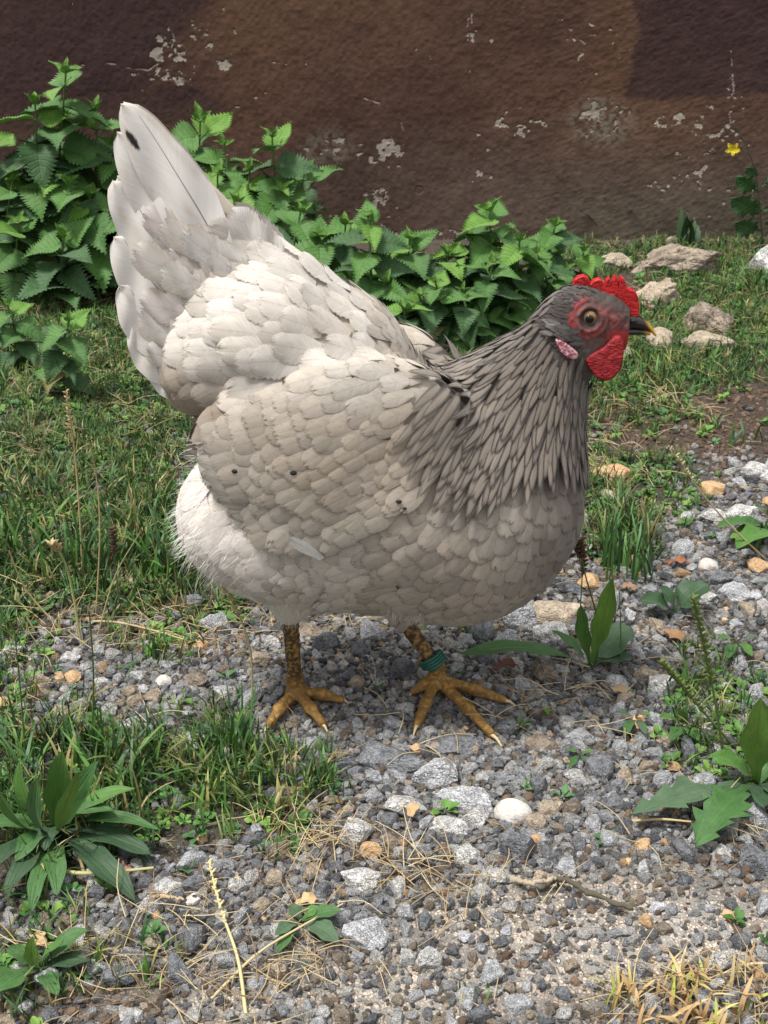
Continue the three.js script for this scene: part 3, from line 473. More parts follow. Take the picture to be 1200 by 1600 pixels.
const SOIL = [[1100, 650, 220, 85, 1], [150, 850, 160, 60, 0.5], [200, 735, 110, 35, 0.7], [90, 1570, 200, 60, 0.7], [640, 1330, 110, 60, 0.5], [1150, 1340, 110, 40, 0.6], [1050, 1570, 300, 40, 0.4]];
{
  const TS = 1024, P = 128;
  const worl = (u, v, n, s) => { const x = u * n, y = v * n, xi = Math.floor(x), yi = Math.floor(y); let d1 = 9, d2 = 9, id = 0; for (let a = -1; a <= 1; a++) for (let b = -1; b <= 1; b++) { const cx = ((xi + a) % n + n) % n, cy = ((yi + b) % n + n) % n, dx = xi + a + h3(cx, cy, s) - x, dy = yi + b + h3(cx, cy, s + 1) - y, d = dx * dx + dy * dy; if (d < d1) { d2 = d1; d1 = d; id = h3(cx, cy, s + 2); } else if (d < d2) d2 = d; } return [Math.sqrt(d2) - Math.sqrt(d1), id, Math.sqrt(d1)]; };
  const hgt = new Float32Array(TS * TS);
  const map = tex(TS, TS, (u, v, i, j) => {
    const [e1, id1] = worl(u, v, 150, 11), [e2, id2] = worl(u, v, 70, 21); const n = pn(u * 10, v * 10, 10, 3) * 0.6 + pn(u * 34, v * 34, 34, 4) * 0.4;
    const k = sst(0.05, 0.3, e1), big = id2 > 0.62 ? sst(0.05, 0.2, e2) : 0; let t = lerp(0.55, 0.55 + 0.75 * id1 * id1, k); if (big) t = lerp(t, 0.5 + 1.0 * id2 * id1, big);
    hgt[j * TS + i] = 0.35 * k * (0.3 + 0.7 * id1) + 0.5 * big + 0.15 * n; const g = 0.5 * t * (0.75 + 0.5 * n); const w = (id1 - 0.5) * 0.16; return [g * (1 + w), g, g * (1 - w)];
  });
  const bump = tex(TS, TS, (u, v, i, j) => hgt[j * TS + i], false);
  const mb = new MB(), NX = 230, NZ = 260, warp = t => Math.sign(t) * (1.6 * Math.abs(t) + 300 * Math.pow(Math.abs(t), 9));
  const g = new THREE.BufferGeometry(), p = [], c = [], u = [], ix = [];
  for (let j = 0; j <= NZ; j++) for (let i = 0; i <= NX; i++) {
    const x = warp(i / NX * 2 - 1), z = -1.4 + warp(j / NZ * 2 - 1), y = gy(x, z); const [qx, qy] = z < -0.2 ? gpx(x, z) : [9999, 9999];
    const w = 40 * (fbm(x * 9, z * 9, 2) - 0.5) * 2; const ax = qx + w, ay = qy + w;
    let k = [0.19, 0.15, 0.115]; k = mixc(k, [0.27, 0.25, 0.23], blobs(GRAVEL, ax, ay) * 0.8); k = mixc(k, [0.98, 0.87, 0.75], blobs(GRIT, ax, ay) * 0.9); k = mixc(k, [0.17, 0.115, 0.08], blobs(SOIL, ax, ay) * 0.9); k = mixc(k, [0.11, 0.10, 0.06], blobs(GRASS, ax, ay) * 0.6);
    p.push(x, y, z); c.push(...k); u.push(x / 0.42, z / 0.42);
  }
  for (let j = 0; j < NZ; j++) for (let i = 0; i < NX; i++) { const a = j * (NX + 1) + i, b = a + NX + 1; ix.push(a, b, a + 1, a + 1, b, b + 1); }
  g.setAttribute('position', new THREE.Float32BufferAttribute(p, 3)); g.setAttribute('color', new THREE.Float32BufferAttribute(c, 3)); g.setAttribute('uv', new THREE.Float32BufferAttribute(u, 2)); g.setIndex(ix); g.computeVertexNormals();
  const o = new THREE.Mesh(g, M({ vertexColors: true, map, bumpMap: bump, bumpScale: 0.0035, roughness: 0.95 })); o.name = 'ground'; o.userData.kind = 'structure'; scene.add(o);
}
{ // the painted, peeling plaster wall
  const W = 2048, H = 1024, SX = 2.6, SY = 1.3, hg = new Float32Array(W * H);
  const spots = [[255, 85, 34, 44, 0.75], [290, 115, 26, 26, 0.7], [340, 100, 26, 12, 0.55], [465, 100, 18, 7, 0.7], [300, 60, 8, 8, 0.7], [510, 232, 40, 26, 0.5], [600, 240, 46, 32, 0.72], [950, 185, 48, 32, 0.5], [1045, 187, 42, 20, 0.6], [735, 60, 12, 60, 0.42], [790, 195, 80, 20, 0.35], [930, 80, 70, 50, 0.36], [1143, 160, 12, 60, 0.6], [700, 375, 60, 22, 0.8], [600, 330, 60, 40, 0.35], [1100, 290, 130, 60, 0.34], [230, 120, 40, 10, 0.5], [650, 370, 120, 20, 0.5], [1120, 180, 90, 60, 0.32], [320, 50, 70, 60, 0.3]];
  const CRACKS = [[[195, 104], [232, 109], [258, 92], [300, 76], [330, 82]], [[222, 140], [240, 118], [262, 92], [272, 60], [262, 30]], [[262, 92], [282, 120], [300, 132]], [[420, 96], [445, 100], [470, 99], [484, 106]], [[1143, 80], [1147, 150], [1143, 205]], [[735, 0], [739, 60], [734, 112]], [[560, 150], [622, 170], [629, 200], [634, 236]], [[360, 28], [368, 52]], [[905, 60], [930, 84], [920, 110]], [[180, 100], [150, 96], [120, 104]]];
  const map = tex(W, H, (u, v, i, j) => {
    const x = (u - 0.5) * SX, y = v * SY; const [px, py] = proj({ x, y, z: WALL_Z });
    const wob = 26 * (fbm(x * 5, y * 5, 1) - 0.5) + 12 * (fbm(x * 30, y * 30, 2) - 0.5), wx = px + wob, wy = py + wob * 0.8;
    const fine = fbm(x * 130, y * 130, 4, 3), mid = fbm(x * 22, y * 22, 5), lo = fbm(x * 4, y * 4, 6), streak = fbm(x * 60 + y * 20, y * 190 - x * 60, 7, 3);
    let c = mixc([0.112, 0.060, 0.034], [0.080, 0.043, 0.027], sst(0.3, 0.7, lo));
    let dark = Math.max(1 - sst(-25, 25, wx - lerp(330, 200, clamp(wy / 170))), (1 - sst(-12, 12, Math.hypot((wx - 275) / 60, (wy - 165) / 30) * 60 - 60))); dark = Math.max(dark * (1 - sst(140, 210, wy) * 0.6), sst(-6, 6, wx - 990 - 12 * Math.sin(wy * 0.03)) * (1 - sst(148, 160, wy + (wx - 1000) * 0.05)));
    c = mixc(c, [0.044, 0.022, 0.019], dark * 0.9);
    c = mixc(c, [0.105, 0.082, 0.060], sst(150, 330, wy + 60 * (mid - 0.5)) * 0.75 * sst(500, 800, wx + 100 * lo)); c = mixc(c, [0.075, 0.055, 0.042], sst(180, 320, wy) * 0.6 * (1 - sst(500, 800, wx)));
    c = mixc(c, [0.10, 0.095, 0.062], sst(250, 360, wy) * sst(820, 960, wx) * 0.5);
    c = [c[0], c[1] * 0.93, c[2] * 0.98].map(q => q * (0.72 + 0.56 * fine) * (0.8 + 0.4 * mid));
    let peel = 0; for (const [sx, sy, ax, ay, s] of spots) { const d = Math.hypot((px - sx) / ax, (py - sy) / ay); if (d < 1.6) peel = Math.max(peel, s * (1 - sst(0.4, 1.5, d))); }
    const q = 0.5 * fbm(x * 110, y * 110, 8, 4) + 0.3 * fbm(x * 38, y * 38, 9, 3) + 0.2 * fbm(x * 14, y * 14, 19, 2); const pk = sst(0.72, 0.76, q + peel * 0.34 - 0.004);
    const ridge = Math.abs(fbm(x * 40, y * 40, 12, 3) - 0.5); let cd = 99; if (py > -20 && py < 260) for (const L of CRACKS) for (let k = 0; k < L.length - 1; k++) { const [ax, ay] = L[k], [bx, by] = L[k + 1], tx = bx - ax, ty = by - ay, t = clamp(((px - ax) * tx + (py - ay) * ty) / (tx * tx + ty * ty)); cd = Math.min(cd, Math.hypot(px - ax - tx * t, py - ay - ty * t)); } const crack = (1 - sst(0.8, 2.6 + 3 * (mid - 0.5), cd + 26 * ridge)) * sst(0.42, 0.52, fbm(x * 55, y * 55, 41, 2));
    c = mixc(c, mixc([0.30, 0.25, 0.205], [0.48, 0.43, 0.37], fine), Math.max(pk * 0.9, crack * 0.7));
    const g2 = blobs([[940, 190, 55, 38, 0.7], [510, 235, 45, 35, 0.5]], px, py); c = mixc(c, [0.19, 0.17, 0.13], g2 * sst(0.35, 0.6, fine));
    hg[j * W + i] = 0.40 * fbm(x * 45, y * 45, 15, 4) + 0.16 * streak * sst(650, 900, px) + 0.25 * fine - 0.45 * pk - 0.4 * crack - (Math.hypot(px - 655, py - 297) < 7 ? 0.5 : 0);
    return c;
  }, true, THREE.MirroredRepeatWrapping);
  const bump = tex(W, H, (u, v, i, j) => hg[j * W + i] * 0.9 + 0.2, false, THREE.MirroredRepeatWrapping);
  const wall = thing('wall', 'dark brown plastered wall with peeling patchy paint behind the nettles', 'wall', V(0, 0, WALL_Z));
  const mk = (x0, x1, y0, y1, zf, ny, nx) => { const mb = new MB(); mb.grid(nx, ny, (a, b) => { const x = lerp(x0, x1, a), y = lerp(y0, y1, b); return { p: V(x, y, zf + 0.010 * (fbm(x * 3, y * 3, 31, 3) - 0.5) + 0.003 * (fbm(x * 14, y * 14, 32, 2) - 0.5)), u: x / SX + 0.5, v: y / SY }; }); return mb.geo(); };
  const front = mk(-4, 4, -0.15, 2.5, 0, 140, 420), back = mk(4, -4, -0.15, 2.5, -0.35, 2, 4);
  const capG = new MB(); for (const [a, b, c, d] of [[[-4, 2.5, 0], [4, 2.5, 0], [-4, 2.5, -0.35], [4, 2.5, -0.35]], [[-4, -0.15, -0.35], [-4, -0.15, 0], [-4, 2.5, -0.35], [-4, 2.5, 0]], [[4, -0.15, 0], [4, -0.15, -0.35], [4, 2.5, 0], [4, 2.5, -0.35]]]) capG.grid(1, 1, (u, v) => ({ p: V(...(v ? (u ? d : c) : (u ? b : a))) }));
  part('plaster', mergeGeometries([front, back, capG.geo()]), M({ map, bumpMap: bump, bumpScale: 0.005, roughness: 0.93 }), wall);
}

// ================= stones =================
const speck = (a, b, s, k) => tex(256, 256, (u, v) => { const n = 0.5 * pn(u * 60, v * 60, 60, s) + 0.5 * pn(u * 110, v * 110, 110, s + 1), m = 0.6 * pn(u * 7, v * 7, 7, s + 2) + 0.4 * pn(u * 20, v * 20, 20, s + 3); return mixc(a, b, clamp(sst(0.5 - k, 0.5 + k, n) * 0.75 + 0.5 * (m - 0.5) + 0.12)).map(q => q * (0.72 + 0.56 * m)); });
const rockBump = tex(256, 256, (u, v) => 0.5 * pn(u * 10, v * 10, 10, 71) + 0.3 * pn(u * 32, v * 32, 32, 72) + 0.2 * pn(u * 90, v * 90, 90, 73), false);
const SM = {
  grey: M({ map: speck([0.16, 0.166, 0.177], [0.56, 0.567, 0.58], 1, 0.16), bumpMap: rockBump, bumpScale: 0.004, roughness: 0.9 }),
  white: M({ map: speck([0.24, 0.238, 0.235], [0.74, 0.73, 0.70], 5, 0.12), bumpMap: rockBump, bumpScale: 0.004, roughness: 0.85 }),
  dark: M({ map: speck([0.05, 0.053, 0.06], [0.20, 0.207, 0.222], 9, 0.2), bumpMap: rockBump, bumpScale: 0.003, roughness: 0.8 }),
  tan: M({ map: speck([0.22, 0.17, 0.12], [0.52, 0.44, 0.34], 13, 0.3), bumpMap: rockBump, bumpScale: 0.004, roughness: 0.92 }),
  brown: M({ map: speck([0.14, 0.11, 0.085], [0.36, 0.295, 0.23], 17, 0.25), bumpMap: rockBump, bumpScale: 0.006, roughness: 0.95 }),
  orange: M({ map: speck([0.40, 0.24, 0.12], [0.62, 0.42, 0.24], 21, 0.35), bumpMap: rockBump, bumpScale: 0.002, roughness: 0.8 }),
  pebble: M({ map: speck([0.46, 0.43, 0.39], [0.66, 0.62, 0.57], 25, 0.35), bumpMap: rockBump, bumpScale: 0.0012, roughness: 0.75 }),
};
// a broken stone: a ball cut by planes into facets, then roughened; radius about 1
function stoneGeo(s, cuts, rough, det, round = 0) {
  const g = new THREE.IcosahedronGeometry(1, det), P = g.attributes.position, v = V(), pl = []; const rnd = k => h3(s, k, 77); const nc = Math.round(cuts * 1.6);
  for (let k = 0; k < nc; k++) { const z = 1 - 2 * (k + 0.5) / nc, a = k * 2.39996 + rnd(k * 3) * 1.3, zz = clamp(z + 0.35 * (rnd(k * 3 + 1) - 0.5), -1, 1), r = Math.sqrt(1 - zz * zz); pl.push([Math.cos(a) * r, zz, Math.sin(a) * r, 0.50 + 0.30 * rnd(k * 3 + 2)]); }
  for (let i = 0; i < P.count; i++) { v.fromBufferAttribute(P, i).normalize(); let r = 1.15; for (const [a, b, c, d] of pl) { const t = v.x * a + v.y * b + v.z * c; if (t > 0.05) r = Math.min(r, d / t); } r = lerp(r, 0.82, round) * 1.18; r *= 1 + rough * (fbm(v.x * 2.2 + s, v.y * 2.2, v.z * 2.2, 5) - 0.5) * 2; v.multiplyScalar(r); P.setXYZ(i, v.x, v.y, v.z); }
  const uv = g.attributes.uv, a = V(), b = V(), c = V(), n = V();
  for (let i = 0; i < P.count; i += 3) { a.fromBufferAttribute(P, i); b.fromBufferAttribute(P, i + 1); c.fromBufferAttribute(P, i + 2); n.copy(b).sub(a).cross(c.clone().sub(a)); const ax = Math.abs(n.x), ay = Math.abs(n.y), az = Math.abs(n.z); [a, b, c].forEach((p, k) => { if (ay >= ax && ay >= az) uv.setXY(i + k, p.x * 0.4 + 0.3, p.z * 0.4); else if (ax >= az) uv.setXY(i + k, p.z * 0.4, p.y * 0.4 + 0.6); else uv.setXY(i + k, p.x * 0.4, p.y * 0.4); }); }
  if (det > 2 || round) { const m = toCreasedNormals(g, 0.5); return m; } g.computeVertexNormals(); return g;
}
const ROCKS = [];
function rock(px, py, w, h, kind, label, o = {}) {
  const { cuts = 9, rough = 0.10, round = 0, rot = 0, det = 7, lift = 0, flat = 0.75, cat = 'stone' } = o;
  const base = onG(px, py + h * 0.18), s = mpp(base), al = Math.atan2(CAM_H, -base.z); const rx = w * s / 2, rz = rx * flat, ry = Math.max(0.25 * rx, (h * s - 2 * rz * Math.sin(al)) / (2 * Math.cos(al)) + 0.35 * rx);
  const g = stoneGeo(px * 7 + py, cuts, rough, det, round); const m = new THREE.Mesh(g, SM[kind]); m.name = numbered(cat === 'rock' ? 'rock' : 'stone'); m.position.set(base.x, base.y + ry * 0.22 + lift, base.z); m.scale.set(rx * 1.12, ry * 1.15, rz * 1.12); m.rotation.set(0, rot, (h3(px, py, 3) - 0.5) * 0.3);
  m.userData = { label, category: cat }; scene.add(m); ROCKS.push([px, py, w / 2, h / 2]);
}
const LR = 'rock';
rock(1060, 415, 135, 42, 'brown', 'long low brownish grey rock lying by the wall foot, right of the nettles', { cat: LR, rough: 0.34, flat: 0.5, det: 14 });
rock(1030, 463, 74, 46, 'tan', 'cream broken rock right behind the comb of the hen', { cat: LR, rough: 0.3, rot: 0.3, det: 14 });
rock(1106, 508, 76, 66, 'brown', 'blocky pinkish brown rough rock right of the beak', { cat: LR, rough: 0.34, flat: 0.7, rot: -0.3, det: 14 });
rock(1196, 412, 66, 52, 'white', 'pale grey boulder cut by the right edge below the leafy plant', { cat: LR, rough: 0.1 });
rock(1108, 546, 84, 22, 'tan', 'thin flat pale stone lying below the blocky brown rock', { rough: 0.18, flat: 0.4 });
rock(1030, 538, 62, 34, 'tan', 'pale stone seen just past the beak tip', { rough: 0.2 });
rock(972, 552, 42, 28, 'tan', 'cream stone peeping out behind the wattle', { rough: 0.15 });
rock(955, 412, 60, 24, 'tan', 'small pinkish stone beside the nettle leaves above the comb', { rough: 0.18 });
rock(1048, 380, 26, 14, 'tan', 'tiny cream stone between grass at the wall foot', { rough: 0.2 });
rock(957, 743, 58, 30, 'orange', 'flat orange tan stone in the grass right of the breast', { rough: 0.06, round: 0.35 });
rock(1112, 768, 36, 34, 'orange', 'peach coloured pointed stone in the grass at right', { cuts: 6 });
rock(1156, 806, 54, 46, 'white', 'bright white angular stone beside leaves near the right edge', {});
rock(1175, 735, 42, 26, 'white', 'whitish speckled stone on dark soil at the right edge', {});
rock(1148, 728, 26, 20, 'grey', 'small bluish grey stone touching the whitish one on the soil', {});
rock(1105, 888, 28, 24, 'pebble', 'round whitish pebble above the dark blue grey stone', { round: 0.6, cuts: 4 });
rock(1122, 909, 36, 34, 'dark', 'dark blue grey angular stone under the round whitish pebble', {});
rock(1150, 930, 54, 32, 'grey', 'grey flat stone left of the right edge, below the dark one', {});
rock(860, 888, 54, 46, 'tan', 'beige blocky rock tucked behind the lower breast', {});
rock(808, 962, 66, 54, 'grey', 'speckled grey rock touching the underside of the breast', { cuts: 8 });
rock(866, 956, 84, 40, 'tan', 'pale beige rock right of the speckled grey rock', { cuts: 8 });
rock(862, 988, 62, 40, 'white', 'light granular stone in front of the pale beige rock', { cuts: 8 });
rock(798, 1000, 44, 30, 'grey', 'grey stone below the speckled rock, above the long plantain leaf', {});
rock(912, 1008, 30, 20, 'tan', 'small cream stone at the foot of the upright plantain leaf', {});
rock(1010, 1056, 40, 34, 'tan', 'yellowish pale stone right of the plantain', { rough: 0.15 });
rock(607, 1183, 92, 46, 'dark', 'flat dark grey slab pointing left below the two feet', { cuts: 7, rough: 0.05, rot: 0.15 });
rock(683, 1206, 72, 64, 'grey', 'big speckled grey block in front of the banded foot', { cuts: 7, rough: 0.06 });
rock(718, 1163, 74, 34, 'dark', 'dark grey tilted slab beside the front claw', { cuts: 7, rough: 0.05, rot: 0.3 });
rock(728, 1246, 84, 38, 'grey', 'grey wedge shaped stone right below the big block', { cuts: 7, rough: 0.05, rot: -0.2 });
rock(803, 1268, 56, 46, 'pebble', 'smooth egg shaped white pebble', { round: 0.8, cuts: 4, rough: 0.03 });
rock(803, 1323, 54, 60, 'dark', 'pointed dark blue grey stone below the white egg pebble', { cuts: 6, rough: 0.04, flat: 0.8 });
rock(700, 1289, 54, 40, 'white', 'white granular stone left of the egg pebble', { rough: 0.14 });
rock(749, 1276, 42, 40, 'white', 'whitish crystalline stone between granular stone and egg pebble', { rough: 0.14 });
rock(729, 1333, 52, 46, 'white', 'pale grey pitted stone left of the pointed dark stone', { rough: 0.16 });
rock(838, 1312, 22, 22, 'orange', 'small yellow cream pebble right of the pointed dark stone', { round: 0.6 });
rock(858, 1262, 46, 36, 'tan', 'cream speckled stone right of the egg pebble', {});
rock(842, 1228, 38, 40, 'dark', 'dark grey stone above the cream speckled stone', {});
rock(780, 1368, 42, 28, 'white', 'light grey stone below the pointed dark stone', {});
rock(571, 1374, 62, 46, 'white', 'white pitted rock in the dry litter at bottom centre', { rough: 0.18 });
rock(576, 1457, 74, 50, 'grey', 'bluish grey rock right of the small green weed', { cuts: 8 });
rock(510, 1190, 28, 30, 'dark', 'small dark stone under the near foot', {});
rock(583, 1245, 32, 24, 'grey', 'grey angular stone below the flat dark slab', { cuts: 6 });
rock(263, 1385, 50, 36, 'white', 'pale grey pitted stone beside the rosette of leaves', { rough: 0.14 });
rock(304, 1381, 42, 34, 'dark', 'darker grey stone right of the pale pitted stone', {});
rock(236, 1412, 48, 34, 'grey', 'grey white stone below the pale pitted stone', { rough: 0.14 });
rock(222, 1436, 26, 28, 'dark', 'small blue grey pebble in front of the grey white stone', {});
rock(302, 1404, 28, 20, 'pebble', 'little cream stone below the darker grey stone', { rough: 0.14 });
rock(98, 1113, 42, 28, 'tan', 'cream yellow flat stone at left', { cuts: 7, rough: 0.05 });
rock(256, 1064, 26, 18, 'pebble', 'small smooth white pebble left of the feet', { round: 0.7, cuts: 3 });
rock(305, 1062, 44, 28, 'brown', 'pinkish tan flat stone right of the small white pebble', { cuts: 7 });
rock(308, 1008, 34, 22, 'orange', 'tan orange smooth stone below the vent', { round: 0.5 });
rock(332, 1139, 34, 38, 'dark', 'dark slate stone left of the near foot', { cuts: 7 });
rock(304, 1160, 42, 40, 'white', 'white granular stone beside the dark slate stone', { rough: 0.16 });
rock(62, 1062, 36, 26, 'tan', 'cream angular stone near the left edge', { cuts: 7 });
rock(52, 1082, 58, 22, 'brown', 'pinkish flat slab under the cream angular stone', { cuts: 6 });
rock(132, 1100, 30, 26, 'grey', 'grey stone right of the cream yellow flat stone', {});
rock(222, 797, 40, 14, 'tan', 'flat pale stone lying in the grass behind the vent', { rough: 0.15 });
rock(210, 832, 58, 24, 'tan', 'pale tan slab in grass beside the long tuft', { rough: 0.15 });
rock(30, 818, 34, 18, 'tan', 'pale stone half hidden by grass at the left edge', { rough: 0.15 });
rock(230, 742, 34, 16, 'brown', 'brown stone on bare soil behind the vent', { rough: 0.15 });
rock(478, 988, 62, 20, 'brown', 'reddish brown stone lying behind the near leg', { rough: 0.12 });
rock(1000, 1512, 40, 38, 'grey', 'grey stone above the dry tuft at bottom right', {});
rock(930, 1533, 26, 24, 'white', 'white stone left of the dry tuft at bottom right', {});
rock(1036, 1448, 36, 28, 'brown', 'brown lump lying on fine grit at bottom right', { rough: 0.12 });
rock(1128, 1332, 36, 24, 'white', 'white stone under the jagged leaves at right', {});
rock(200, 1584, 44, 30, 'white', 'pale stone on dark soil at the bottom left', {});
rock(120, 1392, 0.1 + 30, 20, 'grey', 'grey white stone below the leaf rosette at left', {});
rock(965, 1255, 44, 26, 'dark', 'dark flat stone left of the jagged leaves', { cuts: 7 });
rock(905, 1150, 40, 30, 'grey', 'grey stone in the open gravel right of the banded foot', {});
rock(848, 1160, 54, 28, 'brown', 'brownish grey stone right of the front claw', {});

const gravel = new THREE.Group(); gravel.name = 'gravel'; gravel.userData.kind = 'structure'; scene.add(gravel);
{
  const gritKinds = ['tan', 'grey', 'white', 'brown', 'grey', 'white', 'tan', 'dark'], kinds = ['grey', 'white', 'grey', 'dark', 'grey', 'white', 'dark', 'grey', 'white', 'brown', 'grey', 'dark', 'grey', 'white', 'tan', 'grey', 'dark', 'white', 'grey', 'brown', 'dark', 'grey', 'white', 'grey', 'dark', 'tan', 'grey', 'white', 'tan', 'dark', 'grey', 'white', 'orange', 'grey', 'dark', 'white', 'grey'];
  const med = []; let occ = new Map(); const key = (x, z) => Math.floor(x / 0.012) * 4096 + Math.floor(z / 0.012);
  const near = (px, py, r) => ROCKS.some(([x, y, a, b]) => ((px - x) / (a * 0.85 + r)) ** 2 + ((py - y) / (b * 0.85 + r)) ** 2 < 1);
  const free = (x, z, r) => { const n = Math.ceil((r + 0.02) / 0.012), cx = Math.floor(x / 0.012), cz = Math.floor(z / 0.012); for (let i = -n; i <= n; i++) for (let j = -n; j <= n; j++) { const l = occ.get((cx + i) * 4096 + cz + j); if (l) for (const [a, b, c] of l) if (Math.hypot(a - x, b - z) < (c + r) * 0.92) return false; } return true; };
  for (const [r0, r1, tries] of [[0.009, 0.014, 1600], [0.0055, 0.009, 9000], [0.0035, 0.0055, 60000]]) for (let t = 0; t < tries; t++) {
    const z = rr(-1.75, -0.52), x = rr(-0.85, 0.85), r = rr(r0, r1); const [px, py] = gpx(x, z); if (px < -80 || px > 1280 || py > 1680) continue;
    const w = 50 * (n3(x * 25, z * 25, 8) - 0.5); let g = blobs(GRAVEL, px + w, py + w) * (1 - 0.75 * blobs(GRASS, px + w, py + w)) * (1 - 0.93 * blobs(GRIT, px, py) * (r > 0.0052 ? 1 : 0.92)) + 0.02; g *= 1 - 0.6 * blobs(SOIL, px, py);
    if (R() > g * (r > 0.0085 ? 0.42 * (0.4 + n3(x * 9, z * 9, 3)) : 1)) continue; const s = mpp({ x, y: 0, z }); if (r > 0.0055 && near(px, py, r / s * 0.7)) continue; if (r > 0.004 && legs.some(L => L.claws.some(([, T]) => { const ax = T.x - L.foot.x, az = T.z - L.foot.z, t = clamp(((x - L.foot.x) * ax + (z - L.foot.z) * az) / (ax * ax + az * az)); return Math.hypot(x - L.foot.x - ax * t, z - L.foot.z - az * t) < r + 0.005; }))) continue; if (!free(x, z, r)) continue;
    const k = key(x, z); if (!occ.has(k)) occ.set(k, []); occ.get(k).push([x, z, r]); med.push([x, z, r, r / s]);
  }
  med.sort((a, b) => b[3] - a[3]);
  const big = [0, 1, 2, 3, 4, 5, 6, 7, 8, 9].map(k => stoneGeo(500 + k * 13, k < 8 ? 6 + k % 4 : 5, 0.05, 4, k < 8 ? 0 : 0.6)), small = [0, 1, 2, 3, 4, 5].map(k => stoneGeo(900 + k * 17, 7, 0.04, 1, k === 5 ? 0.6 : 0));
  const q = new THREE.Quaternion(), e = new THREE.Euler(), m4 = new THREE.Matrix4(); const lists = {};
  med.forEach(([x, z, r, sp], i) => {
    const kind = kinds[Math.floor(R() * kinds.length)], sc = V(r * rr(0.95, 1.35), r * rr(0.7, 1.0), r * rr(0.8, 1.15)); e.set(rr(-0.5, 0.5), rr(0, 6.28), rr(-0.5, 0.5)); q.setFromEuler(e); const y = gy(x, z) + sc.y * 0.42;
    if (i < 300) { const o = part('stone', big[i % 10], SM[kind], gravel); o.position.set(x, y, z); o.quaternion.copy(q); o.scale.copy(sc); return; }
    const id = kind + (i < 1400 ? 'b' + i % 10 : 's' + i % 6); (lists[id] ||= { g: i < 1400 ? big[i % 10] : small[i % 6], m: SM[kind], l: [] }).l.push(m4.clone().compose(V(x, y, z), q, sc));
  });
  // fine chips
  for (let t = 0; t < 260000; t++) {
    const z = rr(-1.8, -0.5), x = rr(-0.85, 0.85), r = rr(0.0014, 0.0040) * (R() < 0.5 ? 0.8 : 1); const [px, py] = gpx(x, z); if (px < -40 || px > 1240 || py > 1650) continue;
    const w = 50 * (n3(x * 25, z * 25, 8) - 0.5); const g = Math.max(blobs(GRAVEL, px + w, py + w) * (1 - 0.6 * blobs(GRASS, px, py)), blobs(GRIT, px, py) * 0.7, 0.03) * (1 - 0.7 * blobs(SOIL, px, py)); if (R() > g * 0.9) continue;
    const gr = blobs(GRIT, px, py); if (gr > 0.45 && r > 0.0020 && R() < 0.88) continue; let kind = kinds[Math.floor(R() * kinds.length)]; if (gr > 0.4) kind = gritKinds[Math.floor(R() * 8)]; const sc = V(r * rr(0.9, 1.4), r * rr(0.6, 1), r); e.set(rr(-1, 1), rr(0, 6.28), rr(-1, 1)); q.setFromEuler(e);
    const id = kind + 'f' + t % 3; (lists[id] ||= { g: small[t % 3], m: SM[kind], l: [] }).l.push(m4.clone().compose(V(x, gy(x, z) + r * 0.4, z), q, sc));
  }
  let tot = 0; const c = new THREE.Color();
  for (const k in lists) { const { g, m, l } = lists[k]; const im = new THREE.InstancedMesh(g, m, l.length); l.forEach((a, i) => { im.setMatrixAt(i, a); const lt = k.startsWith('white') || k.startsWith('pebble'), b = lt ? rr(0.65, 1.1) : R() < 0.2 ? rr(1.2, 1.8) : rr(0.5, 1.2); im.setColorAt(i, c.setRGB(b * rr(0.98, 1.04), b, b * rr(0.95, 1.03))); }); im.name = 'loose_gravel'; im.userData.kind = 'stuff'; im.castShadow = im.receiveShadow = true; gravel.add(im); tot += l.length; }
  console.log('gravel', med.length, tot);
}
// ================= plants =================
const leafTint = (a, b, s, par) => tex(256, 128, (u, v) => {           // u along the leaf, v across
  const c = Math.abs(v - 0.5) * 2; const vein = Math.exp(-Math.pow(c / 0.035, 2)) * 0.8; const q = ((u * 8 - c * 1.5) % 1 + 1) % 1; const side = Math.exp(-Math.pow((q - 0.5) / 0.06, 2)) * (1 - c) * 0.55 * (par ? 0.12 : 1) + (par ? 0.35 * Math.pow(Math.abs(Math.cos(c * 7.5)), 24) * (1 - u) : 0);
  const n = 0.5 * pn(u * 12, v * 6, 64, s) + 0.3 * pn(u * 40, v * 20, 128, s + 1) + 0.2 * pn(u * 100, v * 50, 256, s + 2); const t = clamp(0.15 + 0.9 * (n - 0.3) + 0.5 * Math.max(vein, side)); const sp = n3(u * 120, v * 60, s) > 0.86 ? 0.35 : 0; return mixc(mixc(a, b, t), [b[0] * 1.6, b[1] * 1.4, b[2] * 2.2], sp);
}, true, THREE.ClampToEdgeWrapping);
const leafBump = tex(256, 128, (u, v) => { const c = Math.abs(v - 0.5) * 2; const q = ((u * 8 - c * 1.5) % 1 + 1) % 1; return 0.75 - 0.5 * Math.exp(-Math.pow(c / 0.05, 2)) - 0.4 * Math.exp(-Math.pow((q - 0.5) / 0.09, 2)) + 0.18 * pn(u * 60, v * 30, 256, 4); }, false, THREE.ClampToEdgeWrapping);
const parBump = tex(256, 128, (u, v) => { const c = Math.abs(v - 0.5) * 2; return 0.7 - 0.35 * Math.exp(-Math.pow(c / 0.05, 2)) - 0.25 * Math.pow(Math.abs(Math.cos(c * 7.5)), 12) + 0.25 * pn(u * 30, v * 12, 256, 4) + 0.1 * pn(u * 80, v * 40, 256, 5); }, false, THREE.ClampToEdgeWrapping);
const LM = (a, b, s, rough = 0.55, par = 0) => new THREE.MeshPhysicalMaterial({ map: leafTint(a, b, s, par), bumpMap: par ? parBump : leafBump, bumpScale: par ? 0.0008 : 0.0014, roughness: rough + 0.12, transmission: 0.18, thickness: 0, side: THREE.DoubleSide });
